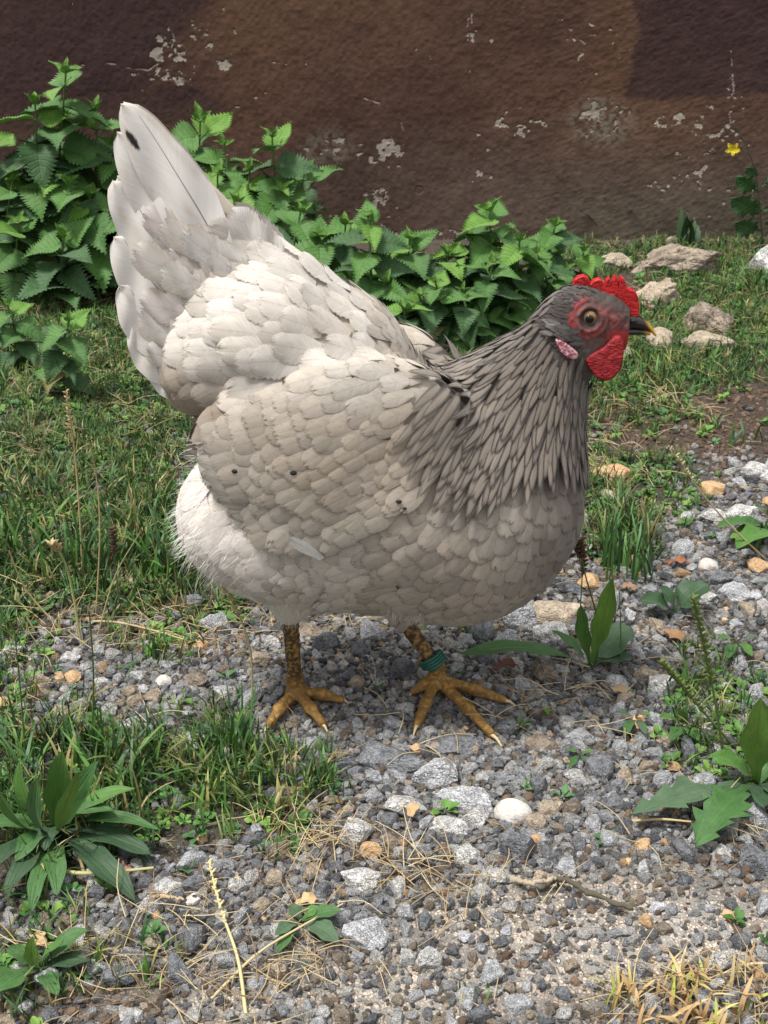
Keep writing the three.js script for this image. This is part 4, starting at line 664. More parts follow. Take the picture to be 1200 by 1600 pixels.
const nettleMs = [LM([0.030, 0.105, 0.015], [0.075, 0.19, 0.032], 11), LM([0.040, 0.130, 0.014], [0.095, 0.235, 0.032], 12), LM([0.020, 0.072, 0.016], [0.05, 0.14, 0.03], 13), LM([0.075, 0.20, 0.014], [0.16, 0.32, 0.035], 14), LM([0.10, 0.12, 0.02], [0.22, 0.20, 0.06], 15)];
const weedMs = [LM([0.034, 0.108, 0.022], [0.075, 0.18, 0.042], 21, 0.5, 1), LM([0.052, 0.150, 0.020], [0.105, 0.24, 0.042], 22, 0.5, 1), LM([0.018, 0.055, 0.02], [0.042, 0.10, 0.034], 23, 0.5, 1), LM([0.085, 0.19, 0.02], [0.16, 0.30, 0.045], 24, 0.5, 1), LM([0.045, 0.10, 0.045], [0.10, 0.17, 0.08], 25, 0.6, 1)];
const stemM = M({ color: new THREE.Color(0.07, 0.13, 0.03), roughness: 0.7 }), dryM = M({ color: new THREE.Color(0.46, 0.36, 0.19), roughness: 0.85 }), paleM = M({ color: new THREE.Color(0.40, 0.38, 0.17), roughness: 0.8 }), brownM = M({ color: new THREE.Color(0.085, 0.05, 0.03), roughness: 0.9 });
// nettle leaf of unit length along +x, saw-toothed, quilted, drooping
function nettleLeaf(s, droop, wid = 0.40, fold = 0.3) {
  const mb = new MB(), N = 30; mb.grid(8, N, (u, t, i, j) => {
    const c = u * 2 - 1, ac = Math.abs(c); let w = t < 0.22 ? Math.pow(Math.sin(t / 0.22 * Math.PI / 2), 0.6) : Math.pow(1 - Math.pow((t - 0.22) / 0.78, 1.25), 1.05); w = Math.max(w, 0.0); const tooth = (j % 2 ? 1 : -1) * (0.026 + 0.02 * n3(j * 0.7, s, 2)) * (t > 0.03 && t < 0.97 ? 1 : 0) * sst(0.5, 1, ac);
    const wd = wid * w + (ac > 0.9 ? tooth * (0.6 + 0.8 * w) : 0); const x = t - (1 - ac) * 0 + (ac > 0.9 && j % 2 ? 0.028 : 0) - 0.06 * ac * ac * (1 - t) * 1.2; const z = c * wd;
    let y = fold * Math.abs(z) - droop * t * t + 0.007 * Math.abs(Math.sin((t * 8 - ac * 1.5) * Math.PI)) * (1 - ac * 0.5) * (ac > 0.08 ? 1 : 0) + 0.05 * (n3(t * 4 + s, c * 2, s) - 0.5) + 0.04 * Math.sin(t * 8 + s * 2) * ac * ac;
    return { p: V(x, y, z), u: t, v: u };
  });
  mb.tube([V(-0.16, 0.02, 0), V(-0.05, 0.012, 0), V(0.3, -0.004 - droop * 0.09, 0)], t => lerp(0.02, 0.008, t), 5, () => [1, 1, 1]);
  return mb.geo();
}
const QT = new THREE.Quaternion(); const NL = [nettleLeaf(1, 0.16), nettleLeaf(2, 0.26, 0.43), nettleLeaf(3, 0.34, 0.38), nettleLeaf(4, 0.2, 0.42, 0.3), nettleLeaf(5, 0.06, 0.30, 0.45)];
const nettleG = 'nettles growing along the wall';
function nettle(top, base, size, label, o = {}) {
  const { nodes: nd = 5, az0 = rr(0, 3), dark = 0 } = o, nodes = nd + 3; const Bp = onG(...base), T = at(top[0], top[1], Bp.z + rr(-0.03, 0.03)); const L = T.distanceTo(Bp);
  const t = thing('nettle', label, 'nettle', Bp, V(0, 0, 0) && nettleG); const rel = T.clone().sub(Bp); const mid = rel.clone().multiplyScalar(0.5).add(V(rr(-0.02, 0.02), 0, rr(-0.02, 0.02))); const pts = curve([V(0, 0, 0), mid, rel], 16);
  const mb = new MB(); mb.tube(pts, k => lerp(0.0032, 0.0016, k), 6, () => [1, 1, 1]); part('stem', mb.geo(), stemM, t);
  const s = mpp(T) * size * rr(0.72, 0.92); const gap = Math.min(s * 0.48, L * 0.9 / nodes);
  for (let n = 0; n < nodes; n++) {
    const h = 1 - (n === 0 ? 0.004 : (n - 0.25 + 0.25 * R()) * gap / L); if (h < 0.08) break; const p = pts[Math.min(16, Math.round(h * 16))].clone().lerp(pts[Math.max(0, Math.min(16, Math.round(h * 16) - 1))], 0); p.copy(curvePoint(pts, h));
    const len = n === 0 ? s * 0.36 : n === 1 ? s * 0.85 : s * rr(0.9, 1.12); const az = az0 + n * Math.PI / 2 + rr(-0.25, 0.25);
    for (const k of n === 0 ? [0, 1, 2, 3] : [0, 2]) {
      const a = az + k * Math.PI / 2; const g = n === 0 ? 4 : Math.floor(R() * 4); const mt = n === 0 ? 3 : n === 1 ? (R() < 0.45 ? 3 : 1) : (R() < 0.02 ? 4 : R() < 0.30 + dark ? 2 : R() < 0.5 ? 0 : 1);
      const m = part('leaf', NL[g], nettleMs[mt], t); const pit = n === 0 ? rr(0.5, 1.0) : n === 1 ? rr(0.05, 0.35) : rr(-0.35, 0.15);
      const d = V(Math.cos(a), 0, Math.sin(a)); m.position.copy(p).addScaledVector(d, len * 0.13); m.rotation.order = 'YZX'; m.rotation.set(rr(-0.25, 0.25), -a, pit); m.quaternion.premultiply(QT.setFromEuler(new THREE.Euler(rr(-0.1, 0.75), rr(-0.3, 0.3), rr(-0.3, 0.3)))); const q = len * rr(0.9, 1.1) * (k % 2 ? 0.8 : 1); m.scale.set(q, q, q * rr(0.92, 1.12));
    }
  }
  return t;
}
const curvePoint = (pts, h) => { const q = clamp(h) * (pts.length - 1), k = Math.min(pts.length - 2, Math.floor(q)); return pts[k].clone().lerp(pts[k + 1], q - k); };
nettle([103, 112], [112, 450], 98, 'tallest nettle at left, its top leaves standing against the dark wall', { nodes: 7, az0: 0.1 });
nettle([-12, 205], [-20, 450], 92, 'nettle cut by the left edge of the picture, behind the others', { nodes: 5 });
nettle([28, 345], [30, 470], 80, 'low nettle at the left edge beneath the tallest one', { nodes: 4, az0: 0.4 });
nettle([140, 305], [155, 470], 82, 'short nettle between the tallest one and the tail of the hen', { nodes: 4, az0: 1.2 });
nettle([70, 245], [60, 450], 96, 'broad leaved nettle just below the tallest one', { nodes: 5, dark: 0.2 });
nettle([180, 225], [190, 440], 88, 'nettle half hidden behind the edge of the tail', { nodes: 5, dark: 0.2 });
nettle([313, 188], [300, 440], 88, 'nettle rising right behind the upright tail feathers', { nodes: 6, az0: 0.9 });
nettle([425, 212], [405, 455], 92, 'nettle with a pale green tip over the rump, second highest right of the tail', { nodes: 6, az0: 0.2 });
nettle([268, 240], [250, 445], 84, 'dark nettle directly behind the tail', { nodes: 5, dark: 0.4 });
nettle([478, 262], [470, 430], 80, 'dark leaved nettle close to the wall right of the tail', { nodes: 4, dark: 0.5 });
nettle([440, 296], [430, 470], 82, 'nettle with an upright light green bud above the saddle', { nodes: 5, az0: 0.7 });
nettle([372, 318], [360, 480], 80, 'nettle with bright shoots touching the tail root', { nodes: 5, az0: 0.1 });
nettle([575, 338], [575, 540], 82, 'nettle with a bare straight stem over the middle of the back', { nodes: 6, az0: 0.15 });
nettle([505, 370], [500, 520], 80, 'leafy nettle just over the slope of the saddle', { nodes: 5 });
nettle([640, 372], [640, 520], 76, 'nettle in the gap between back and neck, left one', { nodes: 5, dark: 0.1 });
nettle([765, 328], [755, 505], 80, 'nettle standing highest in the group left of the head', { nodes: 6, az0: 0.25 });
nettle([812, 375], [805, 525], 76, 'bushy nettle with lime green tip left of the head', { nodes: 5, az0: 0.8 });
nettle([868, 352], [855, 490], 72, 'nettle with small bright leaves above the neck', { nodes: 5, az0: 0.3 });
nettle([912, 392], [900, 480], 60, 'rightmost nettle, just above the comb', { nodes: 3 });
nettle([700, 395], [690, 520], 76, 'nettle in the gap between back and neck, right one', { nodes: 5, dark: 0.2 });
nettle([722, 455], [715, 545], 56, 'small low nettle right over the neck feathers', { nodes: 4, dark: 0.2 });
nettle([655, 462], [655, 545], 56, 'small dark nettle in the shade over the back', { nodes: 4, dark: 0.3 });
nettle([802, 462], [800, 530], 50, 'small bright nettle nestled against the nape', { nodes: 3 });
nettle([600, 440], [600, 550], 66, 'low nettle behind the rear slope of the back', { nodes: 4, dark: 0.3 });
nettle([12, 478], [20, 580], 62, 'small pale nettle in the grass at the left edge', { nodes: 3, az0: 0.3 });
nettle([108, 500], [112, 625], 74, 'young nettle standing alone in the grass left of the rump', { nodes: 4, az0: 0.5 });
nettle([205, 330], [215, 470], 80, 'nettle in the shade behind the tail coverts', { nodes: 4, dark: 0.4 });
nettle([100, 370], [105, 485], 74, 'low shaded nettle with dark leaves under the left group', { nodes: 4, dark: 0.5 });


for (const [i, [tx, ty, bx, by, sz, lab]] of [
  [55, 160, 60, 455, 84, 'nettle with leaves spread between the tallest one and the left edge'], [150, 170, 160, 445, 84, 'nettle showing just left of the tail tip'], [20, 280, 18, 460, 84, 'nettle with dark overlapping leaves at the left edge, mid height'], [110, 285, 115, 465, 80, 'nettle in the thick of the left group'],
  [350, 225, 345, 445, 78, 'nettle between the two that rise right of the tail'], [390, 265, 385, 450, 76, 'nettle below the second highest one right of the tail'], [405, 345, 405, 480, 70, 'nettle whose leaves brush the top of the saddle'], [340, 270, 335, 460, 76, 'nettle right against the edge of the upright tail'],
  [470, 330, 468, 490, 74, 'nettle on the slope between saddle and wall'], [540, 350, 540, 510, 72, 'nettle left of the one with the bare stem'], [545, 430, 545, 540, 70, 'dark low nettle left of the bare stem, behind the saddle'], [610, 395, 612, 520, 66, 'nettle right of the bare stem, with drooping leaves'],
  [735, 375, 730, 510, 70, 'nettle under the highest one left of the head'], [840, 395, 835, 510, 62, 'nettle between the bushy one and the comb'], [770, 410, 765, 535, 66, 'shaded nettle low in the group left of the head'], [885, 420, 880, 500, 54, 'small nettle touching the back of the comb'], [680, 440, 678, 550, 62, 'drooping nettle in the gap over the back'], [630, 480, 628, 560, 58, 'lowest nettle in the gap, dark and shaded'],
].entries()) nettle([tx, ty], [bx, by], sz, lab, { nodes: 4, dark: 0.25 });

// a long leaf from B to T (world), width W: keeps to a bow, folded on its midrib
function strap(Bp, T, W, o = {}) {
  const { bow = 0.1, fold = 0.25, prof = 0, teeth = 0, wave = 0.11, sideDir = null, stalk = 0.18 } = o; const D = T.clone().sub(Bp), L = D.length(); D.normalize(); const up = V(0, 1, 0); let S = sideDir ? sideDir.clone() : D.clone().cross(up); S.addScaledVector(D, -S.dot(D)).normalize(); const N = S.clone().cross(D).normalize(); const ph = R() * 9, mb = new MB(), nj = teeth ? 40 : 22;
  mb.grid(6, nj, (u, t, i, j) => {
    const c = u * 2 - 1, ac = Math.abs(c); let w;
    if (prof === 1) w = 0.55 + 0.45 * Math.sin(Math.min(1, t * 1.6) * Math.PI / 2), w *= Math.pow(1 - Math.pow(t, 3), 0.9);      // grass-like
    else if (prof === 2) w = t < stalk ? 0.12 : Math.pow(Math.sin(Math.PI * Math.pow((t - stalk) / (1 - stalk), 0.85)), 0.65);      // round leaf on a stalk
    else w = t < stalk ? lerp(0.14, 0.3, t / stalk) : lerp(0.3, 1, sst(stalk, 0.58, t)) * Math.pow(1 - Math.pow(clamp((t - 0.5) / 0.5), 2.2), 0.75);
    if (teeth && ac > 0.5 && t > stalk) { const ts = (t * teeth) % 1; w *= 1 - 0.5 * ac * ts; }
    const z = c * w * W / 2 * (1 + wave * Math.sin(t * 17 + ph + c)); const P = Bp.clone().addScaledVector(D, L * t).addScaledVector(S, z).addScaledVector(N, bow * L * Math.sin(t * Math.PI) + fold * Math.abs(z) + wave * W * 0.4 * Math.sin(t * 13 + ph + c * 2) * ac); return { p: P, u: t, v: u };
  });
  return mb;
}
function rosette(name, base, leaves, label, category, o = {}) {
  const Bp = onG(...base, 0.004), t = thing(name, label, category, Bp, o.group); const s = mpp(Bp);
  for (const [tx, ty, w, kind = 0, lift = 0.02, opt = {}] of leaves) {
    const up = opt.up; const T = up ? at(tx, ty, Bp.z + (opt.dz || 0)) : gp(tx, ty, lift); const q = T.clone().sub(Bp); part('leaf', strap(V(0, 0, 0), q, w * s * (name === 'plantain_rosette' ? 0.82 : 1), { sideDir: up ? V(1, 0, rr(0.1, 0.9)) : null, ...opt }).geo(), weedMs[kind], t);
  }
  return t;
}
rosette('plantain', [922, 1046], [[716, 1022, 40, 0, 0.03, { bow: 0.10, fold: 0.15 }], [957, 904, 33, 3, 0, { up: 1, bow: 0.02, fold: 0.3, dz: 0.02 }], [908, 945, 26, 1, 0, { up: 1, bow: 0.03, dz: 0.01 }], [985, 978, 66, 4, 0.03, { prof: 2, bow: 0.05 }], [862, 985, 22, 0, 0.03, {}], [990, 1028, 40, 2, 0.015, { bow: 0.1 }]], 'plantain with one tall upright leaf and a long leaf reaching under the breast', 'plantain');
rosette('dock_plant', [1055, 965], [[1000, 938, 54, 2, 0.02, { bow: 0.12 }], [1108, 912, 62, 2, 0.035, { prof: 2, bow: 0.1 }], [1030, 915, 30, 2, 0.03, {}]], 'dark green rounded leaves on the gravel above the seed spikes', 'dock plant');
rosette('dandelion', [1180, 1232], [[985, 1274, 66, 4, 0.02, { teeth: 6, bow: 0.06, stalk: 0.3 }], [1086, 1322, 84, 0, 0.012, { teeth: 7, bow: 0.10, stalk: 0.12 }], [1190, 1090, 50, 3, 0, { up: 1, bow: 0.06, fold: 0.2, dz: 0.03 }], [1110, 1180, 50, 1, 0.03, { bow: 0.12 }], [1250, 1170, 60, 0, 0.03, {}], [1260, 1270, 60, 2, 0.02, {}], [1150, 1150, 40, 0, 0.05, {}], [1195, 1262, 50, 2, 0.02, {}]], 'jagged leaved dandelion spreading from the right edge over the gravel', 'dandelion');
rosette('broad_leaf_weed', [1215, 842], [[1120, 822, 34, 0, 0.03, {}], [1150, 858, 40, 1, 0.03, {}], [1180, 790, 44, 0, 0.05, { prof: 2 }], [1215, 770, 40, 1, 0.06, { prof: 2 }], [1140, 842, 30, 3, 0.02, {}]], 'leafy weed cut by the right edge beside the bright white stone', 'weed');
rosette('plantain_rosette', [88, 1312], [[30, 1188, 54, 1, 0, { up: 1, dz: 0.0 }], [98, 1172, 50, 1, 0, { up: 1, dz: 0.03, bow: 0.04 }], [152, 1190, 44, 0, 0, { up: 1, dz: 0.02 }], [212, 1232, 46, 1, 0.05, { bow: 0.12 }], [236, 1335, 56, 2, 0.015, { bow: 0.12 }], [212, 1408, 52, 2, 0.01, { bow: 0.1 }], [90, 1400, 40, 0, 0.012, { bow: 0.12 }], [-30, 1290, 50, 0, 0.03, { bow: 0.12 }], [-40, 1370, 46, 2, 0.02, {}], [70, 1330, 46, 2, 0.02, { bow: 0.3 }], [-10, 1222, 48, 1, 0, { up: 1, dz: 0.03 }], [128, 1242, 36, 3, 0.04, { bow: 0.2 }], [150, 1300, 50, 2, 0.02, { bow: 0.15 }], [24, 1346, 48, 0, 0.02, { bow: 0.2 }], [60, 1215, 40, 0, 0, { up: 1, dz: 0.05 }], [180, 1268, 40, 0, 0.04, { bow: 0.2 }], [176, 1360, 48, 2, 0.012, { bow: 0.14 }], [8, 1400, 44, 2, 0.012, { bow: 0.12 }], [124, 1205, 30, 3, 0, { up: 1, dz: 0.06, bow: 0.06 }], [250, 1296, 34, 0, 0.03, { bow: 0.16 }], [48, 1425, 36, 0, 0.01, { bow: 0.1 }]], 'large rosette of broad lance shaped leaves at left below the cream stone', 'plantain');
rosette('young_weed', [62, 1520], [[10, 1482, 34, 0, 0.02, {}], [52, 1462, 26, 3, 0, { up: 1, dz: 0.02 }], [138, 1452, 40, 0, 0.03, { bow: 0.08 }], [140, 1502, 36, 2, 0.015, {}], [-20, 1558, 50, 0, 0.02, {}], [90, 1556, 30, 0, 0.012, {}], [100, 1470, 24, 1, 0.03, {}]], 'small green weed with spread leaves in the bottom left corner', 'weed');
rosette('seedling', [472, 1446], [[452, 1414, 26, 4, 0.012, {}], [500, 1416, 22, 1, 0.012, {}], [534, 1424, 30, 0, 0.015, {}], [528, 1474, 36, 4, 0.01, { prof: 2 }], [430, 1462, 24, 4, 0.012, {}], [432, 1490, 22, 0, 0.008, {}]], 'small seedling with six pale green leaves at bottom centre', 'weed');
rosette('ground_leaf', [330, 960], [[352, 942, 14, 3, 0.01, {}], [372, 975, 14, 1, 0.01, {}], [305, 975, 12, 1, 0.01, {}]], 'tiny leafy weed under the vent feathers', 'weed');
rosette('small_weed', [1065, 1140], [[1030, 1120, 22, 1, 0.02, { bow: 0.1 }], [1048, 1160, 20, 0, 0.012, {}], [1095, 1120, 20, 4, 0.025, {}], [1090, 1158, 22, 1, 0.012, {}], [1060, 1108, 16, 3, 0.03, {}]], 'small leafy weed on the gravel between the plantain and the dandelion', 'weed');
rosette('small_weed', [990, 1130], [[962, 1112, 16, 4, 0.015, {}], [975, 1150, 16, 0, 0.01, {}], [1015, 1118, 18, 1, 0.02, {}], [1010, 1148, 14, 4, 0.01, {}]], 'tiny greyish green weed on the gravel below the yellowish pale stone', 'weed');
rosette('small_weed', [905, 1185], [[886, 1172, 14, 1, 0.012, {}], [890, 1200, 12, 0, 0.008, {}], [925, 1176, 14, 1, 0.012, {}], [922, 1198, 12, 4, 0.008, {}]], 'flat small weed in the open gravel right of the front claw', 'weed');
rosette('small_weed', [1150, 1010], [[1122, 998, 18, 1, 0.02, {}], [1135, 1030, 18, 0, 0.012, {}], [1180, 996, 18, 4, 0.02, {}], [1175, 1026, 16, 1, 0.012, {}]], 'small weed on the gravel near the right edge above the dandelion', 'weed');
rosette('sprout', [846, 1112], [[852, 1092, 12, 3, 0.015, {}], [858, 1116, 12, 3, 0.008, {}]], 'tiny bright sprout in the gravel right of the toes', 'weed');
rosette('sprout', [288, 1098], [[290, 1076, 12, 3, 0.015, {}], [300, 1100, 10, 3, 0.008, {}], [278, 1102, 9, 3, 0.008, {}]], 'tiny bright sprout in the gravel left of the near foot', 'weed');
rosette('sprout', [254, 1158], [[246, 1142, 11, 3, 0.012, {}], [266, 1148, 11, 3, 0.012, {}], [258, 1136, 9, 3, 0.014, {}]], 'tiny pale sprout between white stones at left', 'weed');
{ // plant with a yellow flower against the wall
  const Bp = onG(1192, 385), t = thing('wall_weed', 'dark leafy weed with a small yellow flower against the wall at right', 'weed', Bp); const z = Bp.z;
  const P = (x, y, d = 0) => at(x, y, z + d).sub(Bp); const mb = new MB();
  mb.tube(curve([P(1192, 385), P(1186, 320), P(1178, 260), P(1160, 215), P(1143, 190)], 16), k => lerp(0.0022, 0.0008, k), 5, () => [1, 1, 1]); mb.tube(curve([P(1186, 320), P(1160, 270), P(1146, 236)], 8), () => 0.0008, 5, () => [1, 1, 1]); part('stem', mb.geo(), M({ color: new THREE.Color(0.05, 0.06, 0.025), roughness: 0.8 }), t);
  const fm = M({ color: new THREE.Color(0.72, 0.58, 0.02), roughness: 0.6 });
  for (let k = 0; k < 5; k++) { const a = k * 1.257 + 0.3; const g = strap(P(1145, 233, 0.01), P(1145 + 13 * Math.cos(a), 233 + 11 * Math.sin(a), 0.014), 0.009, { prof: 2, stalk: 0.05, sideDir: V(-Math.sin(a), -Math.cos(a), 0), fold: 0.1 }); part('petal', g.geo(), fm, t); }
  const lf = [[1186, 300, 1150, 276, 34], [1190, 330, 1142, 310, 44], [1192, 330, 1225, 300, 46], [1192, 360, 1148, 348, 40], [1190, 290, 1215, 262, 38], [1188, 372, 1170, 398, 34], [1195, 350, 1230, 345, 46], [1192, 315, 1170, 330, 40], [1185, 275, 1165, 262, 22]];
  for (const [a, b, c, d, w] of lf) part('leaf', strap(P(a, b, rr(0, 0.03)), P(c, d, rr(0.02, 0.06)), w * mpp(Bp), { prof: 2, stalk: 0.25, sideDir: V(0.3, 1, 0.3), teeth: 5, fold: 0.15 }).geo(), nettleMs[2], t);
}
// stalks
function stalk(name, pts, r, m, label, category, o = {}) {        // pts: photo px, first on the ground; the rest stand at depths dz from it
  const Bp = onG(...pts[0]), t = thing(name, label, category, Bp, o.group); const P = pts.map(([x, y, g], i) => i === 0 ? V(0, 0, 0) : (g === 'g' ? gp(x, y, 0.012) : at(x, y, Bp.z + (g || 0))).sub(Bp)); const mb = new MB(); const cv = curve(P, 24); const tw = name === 'twig'; if (tw) for (const p of cv) p.add(V(rr(-1, 1), rr(-0.6, 0.6), rr(-1, 1)).multiplyScalar(r * 0.5)); mb.tube(cv, k => r * lerp(1, 0.55, k) * (tw ? rr(0.65, 1.2) : 1), 6, () => [1, 1, 1]); part('stem', mb.geo(), m, t);
  const { ear = 0, er = 0.002, em = m, grains = 0 } = o;
  if (ear) { const e = new MB(); if (grains) { for (let k = 0; k < grains; k++) { const h = 1 - ear * (k / grains), p = curvePoint(cv, h), a = k * 2.4, d = V(Math.cos(a), 0.8, Math.sin(a)).normalize(); const l = er * rr(1.6, 2.4); e.tube([p.clone(), p.clone().addScaledVector(d, l * 0.5), p.clone().addScaledVector(d, l)], q => er * 0.55 * Math.sin(Math.PI * (0.12 + 0.8 * q)), 5, () => [1, 1, 1]); } } else { const n = 10, q = []; for (let k = 0; k <= n; k++) q.push(curvePoint(cv, 1 - ear * (1 - k / n))); e.tube(q, k => er * Math.pow(Math.sin(Math.PI * (0.06 + 0.9 * k)), 0.6) * rr(0.85, 1.15), 8, () => [1, 1, 1]); } part('seed_head', e.geo(), em, t); }
  return t;
}
const greenSpikeM = M({ color: new THREE.Color(0.11, 0.15, 0.035), roughness: 0.85 });
stalk('plantain_stalk', [[932, 1045], [935, 980], [915, 900, 0.02], [903, 848, 0.03]], 0.0011, stemM, 'thin dark plantain stalk with a brown head rising left of the upright leaf', 'stalk', { ear: 0.16, er: 0.0035, em: brownM, grains: 26 });
stalk('plantain_stalk', [[905, 1000], [908, 930], [912, 865, 0.01]], 0.0009, stemM, 'shorter thin plantain stalk with a brown head close to the breast', 'stalk', { ear: 0.25, er: 0.003, em: brownM, grains: 20 });
stalk('plantain_stalk', [[968, 1046], [970, 1000], [968, 925, 0.01]], 0.0008, stemM, 'plain thin stalk just right of the upright plantain leaf', 'stalk');
stalk('seed_spike', [[1130, 1180], [1118, 1100], [1100, 1010], [1083, 935, 0.02]], 0.0012, stemM, 'upright green seed spike with a bright leaf tip right of the plantain', 'seed spike', { ear: 0.55, er: 0.0028, em: greenSpikeM, grains: 60 });
stalk('seed_spike', [[1150, 1170], [1110, 1125], [1068, 1075], [1032, 1035, 0.02]], 0.0012, stemM, 'green seed spike leaning left above the dandelion', 'seed spike', { ear: 0.6, er: 0.0028, em: greenSpikeM, grains: 60 });
stalk('seed_spike', [[1192, 1200], [1188, 1160], [1186, 1125, 0.02]], 0.0012, stemM, 'short brown seed spike in front of the bright dandelion leaf', 'seed spike', { ear: 0.6, er: 0.003, em: brownM, grains: 26 });
stalk('grass_stalk', [[130, 910], [124, 800], [116, 700], [103, 612, 0.02]], 0.0011, dryM, 'tallest straw coloured grass stalk at left, its seed head below the young nettle', 'grass stalk', { ear: 0.22, er: 0.0022, em: dryM, grains: 24 });
stalk('grass_stalk', [[150, 960], [156, 820], [150, 740], [140, 690, 0.02]], 0.0009, dryM, 'bent straw grass stalk just right of the tallest one', 'grass stalk');
stalk('grass_stalk', [[225, 820], [232, 740], [240, 680], [238, 628, 0.02]], 0.0009, stemM, 'thin green grass stalk with a pale tip left of the vent', 'grass stalk', { ear: 0.2, er: 0.0016, em: dryM, grains: 14 });
stalk('grass_stalk', [[128, 1010], [108, 900], [96, 868, 0.01], [80, 850, 0.02]], 0.0013, paleM, 'grass stalk with a tufted straw seed head at left', 'grass stalk', { ear: 0.25, er: 0.0035, em: dryM, grains: 26 });
stalk('grass_stalk', [[188, 960], [182, 900], [176, 826, 0.01]], 0.001, stemM, 'stalk with a reddish brown seed head in the left grass', 'grass stalk', { ear: 0.28, er: 0.0032, em: brownM, grains: 24 });
stalk('grass_stalk', [[150, 1000], [180, 900], [220, 830, 0.02]], 0.0009, paleM, 'pale slanting grass stalk crossing the left grass', 'grass stalk');
stalk('grass_stalk', [[92, 980], [40, 920], [14, 860, 0.01]], 0.0011, dryM, 'curved dry stalk leaning to the left edge', 'grass stalk');
stalk('grass_stalk', [[395, 1110], [390, 1010], [368, 950], [346, 912, 0.02]], 0.0012, paleM, 'pale green grass ear curving up in front of the vent feathers', 'grass stalk', { ear: 0.45, er: 0.0026, em: paleM, grains: 30 });
stalk('grass_stalk', [[142, 1190], [146, 1060], [140, 960, 0.02]], 0.001, stemM, 'upright green grass stalk above the large rosette', 'grass stalk');
stalk('grass_stalk', [[40, 1190], [32, 1080], [22, 980, 0.01]], 0.0009, stemM, 'dark thin stalk rising at the left edge over the gravel', 'grass stalk');
stalk('grass_stalk', [[386, 1600], [372, 1500, 'g'], [345, 1420, 'g'], [326, 1346, 'g']], 0.0014, M({ color: new THREE.Color(0.55, 0.47, 0.24), roughness: 0.8 }), 'long pale straw ear lying on the gravel toward the bottom edge', 'straw', { ear: 0.45, er: 0.0022, em: M({ color: new THREE.Color(0.56, 0.49, 0.27), roughness: 0.85 }), grains: 26 });
stalk('grass_stalk', [[330, 1560], [400, 1492, 'g'], [470, 1448, 'g'], [536, 1412, 'g']], 0.0012, M({ color: new THREE.Color(0.48, 0.40, 0.22), roughness: 0.8 }), 'long straw lying across the small seedling', 'straw');
stalk('grass_stalk', [[136, 970], [180, 972, 'g'], [240, 985, 'g'], [290, 1000, 'g']], 0.0013, dryM, 'bent dry straw lying on the ground left of the near leg', 'straw');
stalk('grass_stalk', [[60, 1350], [120, 1364, 'g'], [180, 1362, 'g'], [240, 1356, 'g']], 0.0019, paleM, 'thick pale green stem lying across the big rosette', 'straw');
stalk('grass_stalk', [[135, 1376], [122, 1330, 'g'], [108, 1285, 'g']], 0.0016, dryM, 'short dry straw hanging over the big rosette', 'straw');
stalk('grass_stalk', [[1200, 880], [1150, 830, 0.01], [1100, 775, 0.02], [1056, 712, 0.03]], 0.0013, dryM, 'dry grass stalk slanting over the grass at right', 'grass stalk', { ear: 0.2, er: 0.0024, em: dryM, grains: 14 });
stalk('grass_stalk', [[980, 1284], [1030, 1280, 'g'], [1080, 1284, 'g']], 0.0014, dryM, 'straw lying under the jagged dandelion leaves', 'straw');
stalk('twig', [[845, 1390], [880, 1372, 'g'], [920, 1395, 'g'], [990, 1420, 'g']], 0.0030, M({ color: new THREE.Color(0.085, 0.075, 0.05), roughness: 0.95 }), 'mossy dark twig half buried in the gravel at lower right', 'twig');
stalk('twig', [[800, 1372], [830, 1380, 'g'], [870, 1372, 'g']], 0.0030, M({ color: new THREE.Color(0.36, 0.30, 0.22), roughness: 0.95 }), 'pale piece of root beside the mossy twig', 'twig');
stalk('twig', [[225, 1404], [256, 1400, 'g'], [288, 1406, 'g']], 0.0022, M({ color: new THREE.Color(0.40, 0.30, 0.19), roughness: 0.95 }), 'short brown twig between the grey stones at lower left', 'twig');

// dead leaves and reddish bits lying about
function deadLeaf(px, py, w, rot, col, label) { const Bp = onG(px, py, 0.006), s = mpp(Bp), t = thing('dead_leaf', label, 'dead leaf', Bp); const d = V(Math.cos(rot), 0.1, Math.sin(rot)).multiplyScalar(w * s); const m = M({ color: new THREE.Color(...col), roughness: 0.9, side: THREE.DoubleSide }); part('blade', strap(d.clone().multiplyScalar(-0.5).setY(0), d.clone().multiplyScalar(0.5), w * s * 0.62, { stalk: 0.1, bow: 0.16, wave: 0.3, fold: 0.3 }).geo(), m, t); const mb = new MB(); mb.tube([d.clone().multiplyScalar(-0.46), d.clone().multiplyScalar(-0.75).add(V(0, 0.004, 0))], () => 0.0008, 5, () => [1, 1, 1]); part('stem', mb.geo(), m, t); }
deadLeaf(1048, 1005, 44, 0.9, [0.27, 0.15, 0.075], 'curled brown dead leaf right of the plantain');
deadLeaf(980, 928, 30, 0.3, [0.25, 0.15, 0.09], 'small brown dead leaf below the grass tuft at right');
deadLeaf(790, 1052, 40, -0.2, [0.12, 0.045, 0.03], 'dark reddish dead leaf under the long plantain leaf');
deadLeaf(197, 1370, 24, 1.2, [0.34, 0.14, 0.075], 'small reddish brown leaf scrap beside the big rosette');
deadLeaf(962, 1090, 40, 0.8, [0.36, 0.25, 0.14], 'pale tan curled leaf below the plantain');
deadLeaf(640, 1275, 38, 1.3, [0.42, 0.29, 0.15], 'tan withered leaf left of the white granular stone');
deadLeaf(205, 920, 36, 1.1, [0.36, 0.28, 0.19], 'pale withered leaf in the grass below the long tuft');
deadLeaf(1060, 890, 34, 0.1, [0.24, 0.1, 0.05], 'reddish dry scrap by the grass tuft at right');
deadLeaf(150, 455, 44, 0.4, [0.10, 0.035, 0.02], 'dark red dead leaf in shade under the left nettles');
